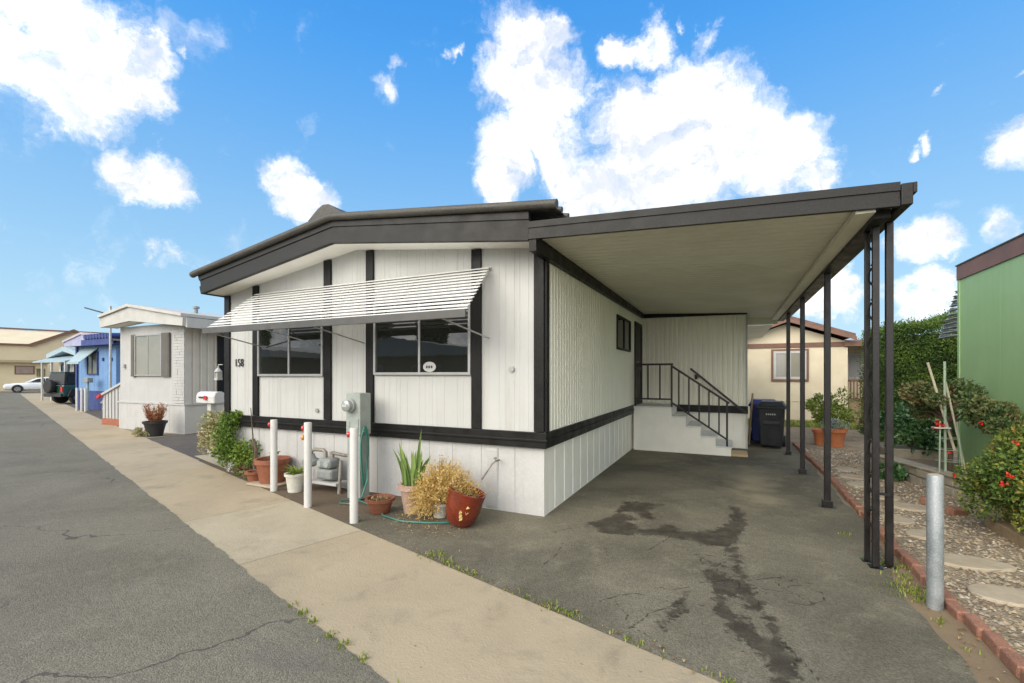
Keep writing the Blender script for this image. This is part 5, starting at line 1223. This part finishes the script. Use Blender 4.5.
for i, (x, y, l_) in enumerate(((-26.96, 10.29, 'distant white bollard before the blue home, left one of three'), (-26.79+.25, 10.30, 'distant white bollard before the blue home, middle one of three'), (-25.95, 10.2, 'distant white bollard before the blue home, right one of three'))):
    q = dup(bl, (x, y, 0), l_, group='white bollards before the blue home')
    for ch in children(q):
        if ch.name.startswith('reflector'): bpy.data.objects.remove(ch)
gm2 = dup(gm, (-24.9, 10.55, 0.02), 'grey gas meter on pipes before the deep blue skirting of the blue home')
ms = thing('mail_stand', 'small grey mailbox on a post by the blue home bollards', 'mailbox', (-27.2, 10.6, 0))
MB().box(-26.75, -26.68, 10.55, 10.62, 0, 1.3).build('post', PALEB, ms)
MB().box(-26.95, -26.5, 10.48, 10.7, 1.3, 1.52).build('box', GASG, ms, bevel=0.02)

# ------------------------------------------------------------------ PALE HOMES further down
def far_home(x0, x1, y, wallm, fascm, label, h=2.9):
    r = thing('mobile_home', label, 'mobile home', ((x0+x1)/2, y, 0)); xm = (x0+x1)/2
    MB().box(x0, x1, y, y+11, 0, h).build('wall', wallm, r)
    MB().prism([(x0-0.4, h), (xm, h+0.45), (x1+0.4, h), (x1+0.4, h+0.3), (xm, h+0.75), (x0-0.4, h+0.3)], 'y', y-0.5, y+11.3).build('roof', fascm, r)
    window(r, x0+0.4, x0+1.5, 1.3, 2.4, y, True, CARK, GLASS, 0.08); window(r, x0+2.2, x1-0.4, 1.3, 2.4, y, True, CARK, GLASS, 0.08)
    a = MB(); a.hexa([(x0-0.3, y-1.2, 2.45), (x1+0.3, y-1.2, 2.45), (x1+0.3, y, 2.85), (x0-0.3, y, 2.85)], [(x0-0.3, y-1.2, 2.52), (x1+0.3, y-1.2, 2.52), (x1+0.3, y, 2.92), (x0-0.3, y, 2.92)]); a.build('awning', fascm, r)
    for x in (x0+0.9, xm+0.3, x1+0.2): MB().box(x-0.05, x+0.05, y-1.18, y-1.08, 0, 2.45).build('porch_post', NWHITE, r)
    return r
far_home(-41.0, -37.2, 14.7, PALEH, PALEB, 'pale grey home with aqua awning beyond the dark green off-roader', 2.75)

# ------------------------------------------------------------------ VEHICLES
def wheel(parent, x, y, z, r=0.33, w=0.21, side=1):
    m = MB(); m.tube([(x, y - w/2, z), (x, y - w/2 + 0.03, z), (x, y + w/2 - 0.03, z), (x, y + w/2, z)], [r*0.92, r, r, r*0.92], 28)
    wh = m.build('wheel', RUBBER, parent, local=True, smooth=True)
    m = MB(); s = side; m.tube([(x, y + s*(w/2 - 0.02), z), (x, y + s*(w/2 + 0.008), z)], r*0.62, 24); 
    m.build('rim', RIM, wh, local=True, smooth=True)
    m = MB()
    for k in range(5):
        a = 2*PI*k/5; m.mbox(Matrix.Translation((x + r*0.36*math.cos(a), y + s*(w/2+0.006), z + r*0.36*math.sin(a))) @ Matrix.Rotation(-a, 4, 'Y'), r*0.3, 0.012, r*0.16)
    m.build('rim_gap', CARK, wh, local=True)
def loft(mb, st, n=12):
    """st: (x, halfwidth, zlow, zhigh); rounded-box sections joined along x"""
    rings = []
    for (x, hw, z0, z1) in st:
        ring = []; c = (z0+z1)/2; hh = (z1-z0)/2
        for k in range(n*2):
            a = 2*PI*k/(2*n); ca, sa = math.cos(a), math.sin(a)
            ring.append((x, hw*math.copysign(abs(ca)**0.45, ca), c + hh*math.copysign(abs(sa)**0.45, sa)))
        rings.append(ring)
    m_ = 2*n; vs = [v for r in rings for v in r]; fs = []
    for i in range(len(rings)-1):
        for k in range(m_): fs.append((i*m_+k, i*m_+(k+1) % m_, (i+1)*m_+(k+1) % m_, (i+1)*m_+k))
    fs += [tuple(range(m_)), tuple((len(rings)-1)*m_+k for k in range(m_))]
    mb.add(vs, fs)
def sedan(loc, rz, mat, label):
    r = thing('parked_car', label, 'car', loc, rz, 'pale cars parked along the crossing road')
    m = MB(); loft(m, [(-2.30, 0.70, 0.34, 0.66), (-2.20, 0.82, 0.25, 0.80), (-1.5, 0.87, 0.19, 0.90), (-0.7, 0.89, 0.18, 0.93), (0.6, 0.89, 0.18, 0.97), (1.5, 0.88, 0.2, 0.99), (2.1, 0.84, 0.26, 0.98), (2.3, 0.72, 0.38, 0.9)])
    m.build('body', mat, r, local=True, smooth=True)
    m = MB(); loft(m, [(-0.95, 0.70, 0.86, 0.93), (-0.25, 0.66, 0.88, 1.34), (0.4, 0.64, 0.9, 1.44), (1.0, 0.64, 0.9, 1.40), (1.85, 0.68, 0.92, 1.0)])
    m.build('cabin', mat, r, local=True, smooth=True)
    for s in (-1, 1):
        m = MB(); m.prism([(-0.62, 0.98), (-0.12, 1.27), (0.36, 1.34), (0.36, 0.98)], 'y', s*0.662, s*0.69); m.build('side_window', GLASS, r, local=True)
        m = MB(); m.prism([(0.43, 0.98), (0.43, 1.34), (0.95, 1.31), (1.45, 1.06), (1.4, 0.99)], 'y', s*0.662, s*0.69); m.build('side_window', GLASS, r, local=True)
        m = MB(); m.mbox(Matrix.Translation((-2.12, s*0.62, 0.62)), 0.22, 0.26, 0.13); m.build('headlight', GLASSB, r, local=True, bevel=0.02)
        m = MB(); m.mbox(Matrix.Translation((2.2, s*0.64, 0.80)), 0.16, 0.26, 0.14); m.build('taillight', REDR, r, local=True, bevel=0.02)
        m = MB(); m.mbox(Matrix.Translation((-0.66, s*0.95, 1.0)), 0.12, 0.16, 0.11); m.build('mirror', mat, r, local=True, bevel=0.02)
        for x in (-1.42, 1.38):
            m = MB(); m.tube([(x, s*0.70, 0.36), (x, s*0.896, 0.36)], 0.38, 24); m.build('wheel_arch', CARK, r, local=True, smooth=True)
            wheel(r, x, s*0.80, 0.33, 0.33, 0.21, s)
    return r
hd = math.atan2(N.y, N.x)
q = RD(62.5, 1.35); sedan((q.x, q.y, 0.012), hd, CARW, 'white hatchback-tailed car parked across the far end of the road')
q = RD(62.2, -4.3); sedan((q.x, q.y, 0.012), hd, CARS, 'pale silver-green car cut off by the left edge of the photo')
# dark green off-roader with a spare wheel on the back, pointing away from the road
jp = thing('off_roader', 'dark green off-roader with a spare wheel on its back, parked by the blue home', 'car', (-34.2, 13.9, 0.012), rad(96), None)
m = MB(); m.hexa([(-1.9, -0.80, 0.45), (1.9, -0.80, 0.45), (1.9, 0.80, 0.45), (-1.9, 0.80, 0.45)], [(-1.92, -0.82, 1.08), (1.85, -0.80, 1.05), (1.85, 0.80, 1.05), (-1.92, 0.82, 1.08)]); m.build('body', CARG, jp, local=True, bevel=0.07, seg=3)
m = MB(); m.hexa([(-1.88, -0.78, 1.07), (0.62, -0.78, 1.07), (0.62, 0.78, 1.07), (-1.88, 0.78, 1.07)], [(-1.78, -0.68, 1.76), (0.30, -0.68, 1.76), (0.30, 0.68, 1.76), (-1.78, 0.68, 1.76)]); m.build('cabin', CARK, jp, local=True, bevel=0.05, seg=3)
MB().box(-1.80, 0.30, -0.70, 0.70, 1.765, 1.83).build('roof', CARG, jp, local=True, bevel=0.03)
for s in (-1, 1):
    m = MB()
    m.hexa([(-1.7, s*0.775, 1.16), (-0.65, s*0.775, 1.16), (-0.65, s*0.79, 1.16), (-1.7, s*0.79, 1.16)], [(-1.66, s*0.70, 1.68), (-0.65, s*0.70, 1.68), (-0.65, s*0.715, 1.68), (-1.66, s*0.715, 1.68)]); m.build('side_window', GLASS, jp, local=True)
    m = MB(); m.hexa([(-0.55, s*0.775, 1.16), (0.5, s*0.775, 1.16), (0.5, s*0.79, 1.16), (-0.55, s*0.79, 1.16)], [(-0.55, s*0.70, 1.68), (0.24, s*0.70, 1.68), (0.24, s*0.715, 1.68), (-0.55, s*0.715, 1.68)]); m.build('side_window', GLASS, jp, local=True)
    MB().box(-1.96, -1.90, s*0.72-0.08, s*0.72+0.08, 0.72, 0.98).build('taillight', REDR, jp, local=True)
    for x in (-1.25, 1.25):
        m = MB(); m.hexa([(x-0.52, s*0.80, 0.45), (x+0.52, s*0.80, 0.45), (x+0.52, s*0.93, 0.45), (x-0.52, s*0.93, 0.45)], [(x-0.36, s*0.80, 0.86), (x+0.36, s*0.80, 0.86), (x+0.36, s*0.93, 0.84), (x-0.36, s*0.93, 0.84)]); m.build('fender', CARK, jp, local=True, bevel=0.02)
        wheel(jp, x, s*0.78, 0.38, 0.38, 0.24, s)
MB().box(-2.02, -1.93, -0.80, 0.80, 0.42, 0.60).build('bumper', CARK, jp, local=True, bevel=0.02)
m = MB(); m.tube([(-1.94, 0.1, 1.0), (-2.00, 0.1, 1.0), (-2.16, 0.1, 1.0), (-2.2, 0.1, 1.0)], [0.33, 0.38, 0.38, 0.33], 28); sw_ = m.build('spare_wheel', RUBBER, jp, local=True, smooth=True)

# ------------------------------------------------------------------ FAR BUILDINGS at the road's end
def s_prism(mb, poly, s0, s1):
    """poly in (t, z) at the road-end plane s0, extruded to s1"""
    n = len(poly)
    mb.add([RD(s0, t, z) for t, z in poly] + [RD(s1, t, z) for t, z in poly], [tuple(range(n)), tuple(range(n, 2*n))[::-1]] + [(i, (i+1) % n, n+(i+1) % n, n+i) for i in range(n)])
    return mb
lo = RD(70, 0); lwb = thing('low_building', 'low cream building with barred window and green sign at the road end', 'building', tuple(lo))
s_prism(MB(), [(-12, 0), (2.3, 0), (2.3, 2.95), (-12, 2.95)], 70, 75).build('wall', LOWW, lwb)
s_prism(MB(), [(-12.3, 2.95), (2.6, 2.95), (2.6, 3.2), (-12.3, 3.2)], 69.3, 75.5).build('roof', pm('tan_flat_roof', (0.44, 0.34, 0.2), (0.38, 0.3, 0.18), rough=0.8), lwb)
wf = s_prism(MB(), [(-0.1, 1.72), (1.35, 1.72), (1.35, 2.62), (-0.1, 2.62)], 69.93, 70.0).build('window', BROWN, lwb)
s_prism(MB(), [(0.0, 1.8), (1.25, 1.8), (1.25, 2.54), (0.0, 2.54)], 69.9, 69.93).build('pane', pm('pinkish_blind', (0.27, 0.2, 0.17), (0.33, 0.25, 0.21), rough=0.4), wf)
m = MB()
for k in range(4): s_prism(m, [(1.5 + k*0.17, 1.5), (1.6 + k*0.17, 1.45), (1.63 + k*0.17, 2.3), (1.48 + k*0.17, 2.36)], 69.92, 70.0)
m.build('wall_sign', pm('olive_sign_paint', (0.13, 0.12, 0.03), (0.18, 0.16, 0.05), rough=0.6), lwb)
s_prism(MB(), [(0.35, 0.02), (0.65, 0.02), (0.65, 0.95), (0.35, 0.95)], 69.6, 70).build('utility_box', LOWW, lwb)
bg = RD(79, 0); bgb = thing('large_building', 'large tan stucco building with a brown-edged gable behind the road end', 'building', tuple(bg))
s_prism(MB(), [(-20, 0), (-20, 5.15), (1.35, 5.15), (5.1, 7.2), (8.9, 5.35), (13, 5.35), (13, 0)], 79, 84).build('wall', BIGW, bgb)
s_prism(MB(), [(1.35, 5.05), (5.1, 7.1), (8.9, 5.25), (9.1, 5.35), (5.1, 7.4), (1.1, 5.25)], 78.6, 79.0).build('gable_trim', BROWN, bgb)
m = MB(); s_prism(m, [(-20, 5.15), (1.2, 5.15), (1.2, 5.35), (-20, 5.35)], 78.7, 79.0); m.build('eave_trim', BROWN, bgb)
m = MB(); m.add([RD(79.01, -20, 5.36), RD(79.01, 1.2, 5.36), RD(79.01, 5.1, 7.42), RD(88, 5.1, 7.55), RD(88, -20, 7.55), RD(79.01, 9.1, 5.37), RD(79.01, 14, 5.37), RD(88, 14, 7.5)], [(0, 1, 3, 4), (1, 2, 3), (2, 5, 3), (5, 6, 7, 3)])
m.build('roof', BIGW, bgb)
m = MB(); s_prism(m, [(-20, 7.62), (14, 7.62), (14, 7.82), (-20, 7.82)], 87.9, 88.2); m.build('ridge_trim', BROWN, bgb)
m = MB(); s_prism(m, [(-20, 0), (14, 0), (14, 7.5), (-20, 7.5)], 88.0, 96); m.build('rear_wall', BIGW, bgb)

# ------------------------------------------------------------------ HOME ACROSS THE ROAD (seen mirrored in the windows)
MIRW = pm('taupe_siding', (0.17, 0.155, 0.13), (0.21, 0.19, 0.16), rough=0.8)
MIRR = pm('white_metal_roof', (0.78, 0.77, 0.74), (0.70, 0.69, 0.66), rough=0.5)
for (xa, xb, yf, lb_) in ((-17.6, -10.2, -7, 'home across the road, mirrored in the right front window'), (-29.5, -19.6, -5, 'home across the road, mirrored in the left front window')):
    xh = thing('mobile_home', lb_, 'mobile home', ((xa+xb)/2, yf, 0))
    MB().box(xa, xb, yf-9, yf, 0, 2.5).build('wall', MIRW, xh)
    xm = (xa+xb)/2
    MB().prism([(xa-0.4, 2.5), (xb+0.4, 2.5), (xb+0.4, 2.8), (xm, 3.35), (xa-0.4, 2.8)], 'y', yf-9.3, yf+0.5).build('roof', MIRR, xh)
    for f in (0.18, 0.62): window(xh, xa + (xb-xa)*f, xa + (xb-xa)*f + 1.6, 1.0, 2.1, yf, True, NWHITE, GLASSG, 0.06, ny=1)
for i, (x, y, h) in enumerate(((-18.8, -9.5, 7.5), (-9.0, -14, 8.5), (-14.5, -19, 9.5), (-24, -17, 9), (-31, -12, 8), (-20.5, -19, 8))):
    tr = thing('cypress_tree', 'dark conifer behind the home across the road, mirrored in the windows', 'tree', (x, y, 0), 0, 'conifers across the road')
    Rr = random.Random(90+i); m = MB(); foliage(m, (x, y, h*0.55), (1.2, 1.2, h*0.5), 2600, 0.42, 0.22, 30, 0.3, 0.5, -1, 0.3, Rr); m.build('crown', L_HEDGE, tr, fixn=False)
    MB().tube([(x, y, 0), (x, y, h*0.7)], [0.15, 0.06], 8).build('trunk', BARK, tr)

# ------------------------------------------------------------------ SKY, CLOUDS, SUN
W = bpy.data.worlds.new('World'); sc.world = W; W.use_nodes = True
nt = W.node_tree; bgn = nt.nodes['Background']
SUN_EL, SUN_AZ = 27, 202          # azimuth of the sun in degrees clockwise from +Y: behind and left of the viewer
sky = nn(nt, 'ShaderNodeTexSky', sky_type='NISHITA'); sky.sun_disc = False
sky.sun_elevation = rad(SUN_EL); sky.sun_rotation = rad(SUN_AZ); sky.air_density = 1.0; sky.dust_density = 0.6; sky.ozone_density = 1.6
tc = nn(nt, 'ShaderNodeTexCoord'); dirn = tc.outputs['Generated']
sz = nn(nt, 'ShaderNodeSeparateXYZ'); nt.links.new(dirn, sz.inputs[0])
cr = nn(nt, 'ShaderNodeValToRGB'); el = cr.color_ramp.elements
STOPS = [(0.0, (.60, .84, 1.0)), (.116, (.47, .76, .99)), (.24, (.34, .65, .98)), (.37, (.225, .54, .97)), (.47, (.15, .47, .97)), (.57, (.085, .40, .96)), (.66, (.055, .34, .90)), (1.0, (.03, .25, .75))]
while len(el) < len(STOPS): el.new(0.5)
for i, (p, c) in enumerate(STOPS): el[i].position = p; el[i].color = (*c, 1)
nt.links.new(sz.outputs[2], cr.inputs[0])
scl = nn(nt, 'ShaderNodeVectorMath', operation='SCALE'); scl.inputs['Scale'].default_value = 6.6; nt.links.new(cr.outputs[0], scl.inputs[0])
clear = mixc(nt, 0.10, scl.outputs[0], sky.outputs[0])       # clear-sky colours by elevation over the Nishita sky
n1 = nn(nt, 'ShaderNodeTexNoise', Scale=6.0, Detail=10.0, Roughness=0.64); nt.links.new(dirn, n1.inputs['Vector'])
wv = nn(nt, 'ShaderNodeVectorMath', operation='MULTIPLY_ADD'); wv.inputs[1].default_value = (0.17, 0.17, 0.17)
sub = nn(nt, 'ShaderNodeVectorMath', operation='SUBTRACT'); sub.inputs[1].default_value = (0.5, 0.5, 0.5)
nt.links.new(n1.outputs['Color'], sub.inputs[0]); nt.links.new(sub.outputs[0], wv.inputs[0]); nt.links.new(dirn, wv.inputs[2])
wdir = wv.outputs[0]
def cdir(az, el):
    a, e = rad(az), rad(el); return (math.sin(a)*math.cos(e), math.cos(a)*math.cos(e), math.sin(e))
CLOUDS = [(-75.9, 26.4, 0.076), (-72.6, 27.9, 0.061), (-69.6, 27.8, 0.078), (-66.9, 27.4, 0.072), (-70.2, 24.3, 0.063), (-65.4, 25.6, 0.057), (-68.2, 22.7, 0.037), (-63.9, 28.4, 0.038), (-60.3, 29.4, 0.012), (-65.8, 18.5, 0.038), (-63.9, 17.6, 0.042), (-62.3, 17.1, 0.026), (-67.2, 18.4, 0.016), (-50.2, 21.3, 0.044), (-49.1, 19.9, 0.042), (-39.8, 31.2, 0.026), (-38.9, 32.7, 0.016), (-33.5, 34.4, 0.011), (-63.9, 11.2, 0.019), (-62.3, 11.2, 0.024), (-60.7, 11.3, 0.025), (-58.5, 11.1, 0.023), (-72.1, 4.3, 0.017), (-70.2, 4.2, 0.016), (-23.8, 35.1, 0.068), (-26.9, 32.5, 0.054), (-21.9, 30.2, 0.088), (-25.7, 26.3, 0.065), (-19.4, 26.2, 0.074), (-28.2, 22.1, 0.043), (-20.0, 36.6, 0.035), (-25.0, 37.6, 0.023), (-11.5, 35.4, 0.034), (-8.0, 35.5, 0.036), (-1.4, 35.5, 0.021), (-4.0, 36.4, 0.011), (-4.0, 29.8, 0.072), (-9.7, 28.3, 0.077), (-3.0, 27.4, 0.098), (1.2, 24.8, 0.08), (5.1, 22.2, 0.063), (7.8, 19.9, 0.034), (-8.5, 23.3, 0.091), (-15.7, 21.8, 0.073), (-3.0, 23.6, 0.086), (4.9, 28.4, 0.02), (-17.5, 20.0, 0.03), (-14.5, 31.6, 0.024), (16.5, 11.8, 0.033), (17.6, 11.4, 0.017), (16.1, 7.2, 0.037), (17.8, 7.3, 0.024), (21.6, 11.9, 0.024), (22.6, 11.2, 0.016), (22.5, 18.7, 0.022), (23.8, 18.6, 0.032), (21.6, 18.6, 0.011), (17.8, 21.3, 0.011), (16.5, 21.0, 0.01), (18.5, 24.1, 0.008), (20.1, 21.4, 0.007), (9.5, 8.2, 0.042), (7.4, 7.4, 0.037), (22.9, 24.6, 0.008)]
acc = None
for (az, el, r_) in CLOUDS:
    dn = nn(nt, 'ShaderNodeVectorMath', operation='DISTANCE'); nt.links.new(wdir, dn.inputs[0]); dn.inputs[1].default_value = cdir(az, el)
    mr = nn(nt, 'ShaderNodeMapRange'); mr.inputs[1].default_value = 0; mr.inputs[2].default_value = r_*1.5; mr.inputs[3].default_value = 1 if r_ > 0.03 else 0.56; mr.inputs[4].default_value = 0
    nt.links.new(dn.outputs['Value'], mr.inputs[0])
    acc = mr.outputs[0] if acc is None else math_(nt, 'MAXIMUM', acc, mr.outputs[0])
# unseen broken cloud added behind and above the viewer for soft white ambient light
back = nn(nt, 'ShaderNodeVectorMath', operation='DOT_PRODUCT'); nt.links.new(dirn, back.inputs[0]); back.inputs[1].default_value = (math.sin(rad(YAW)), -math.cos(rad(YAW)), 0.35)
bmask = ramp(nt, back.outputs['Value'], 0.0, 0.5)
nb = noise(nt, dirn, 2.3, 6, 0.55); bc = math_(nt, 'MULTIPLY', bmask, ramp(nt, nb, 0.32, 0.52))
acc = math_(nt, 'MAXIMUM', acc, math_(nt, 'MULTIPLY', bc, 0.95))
fb1 = noise(nt, wdir, 11.0, 12, 0.66, 0.3)
sat = math_(nt, 'MINIMUM', math_(nt, 'MULTIPLY', acc, 1.7), 1.0)
dens = math_(nt, 'ADD', sat, math_(nt, 'MULTIPLY', math_(nt, 'SUBTRACT', fb1, 0.5), 1.75))
cov = ramp(nt, dens, 0.20, 1.12)
lift = nn(nt, 'ShaderNodeVectorMath', operation='ADD'); lift.inputs[1].default_value = (0, 0, -0.035); nt.links.new(wdir, lift.inputs[0])
fb2 = noise(nt, lift.outputs[0], 11.0, 5, 0.6, 0.3)          # cloud thickness just below: thick cloud underneath means a lit top
shade = ramp(nt, math_(nt, 'ADD', math_(nt, 'SUBTRACT', fb1, fb2), noise(nt, dirn, 5.0, 7, 0.6)), 0.36, 0.62)
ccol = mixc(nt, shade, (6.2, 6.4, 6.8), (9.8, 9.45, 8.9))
fill_dot = nn(nt, 'ShaderNodeVectorMath', operation='DOT_PRODUCT'); nt.links.new(dirn, fill_dot.inputs[0]); fill_dot.inputs[1].default_value = cdir(SUN_AZ, 10)
fill_gain = math_(nt, 'ADD', 1.0, math_(nt, 'MULTIPLY', ramp(nt, fill_dot.outputs['Value'], -0.05, 0.85), 1.8))   # added fill: unseen low cloud behind the viewer brightened to light the carport
scg = nn(nt, 'ShaderNodeVectorMath', operation='SCALE'); nt.links.new(ccol, scg.inputs[0]); nt.links.new(fill_gain, scg.inputs['Scale']); ccol = scg.outputs[0]
wisp = math_(nt, 'MULTIPLY', ramp(nt, noise(nt, wdir, 7.0, 10, 0.6), 0.56, 0.80), 0.45)
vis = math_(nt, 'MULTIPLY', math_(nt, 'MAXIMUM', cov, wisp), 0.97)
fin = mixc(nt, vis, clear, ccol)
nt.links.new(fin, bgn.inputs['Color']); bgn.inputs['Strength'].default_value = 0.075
sl = bpy.data.lights.new('sun', 'SUN'); sl.energy = 1.15; sl.angle = rad(42); sl.color = (1.0, 0.91, 0.77)
so_ = bpy.data.objects.new('sun', sl); C.objects.link(so_)
sv = Vector(cdir(SUN_AZ, SUN_EL)); so_.rotation_euler = sv.to_track_quat('Z', 'Y').to_euler()
so_.location = sv*60
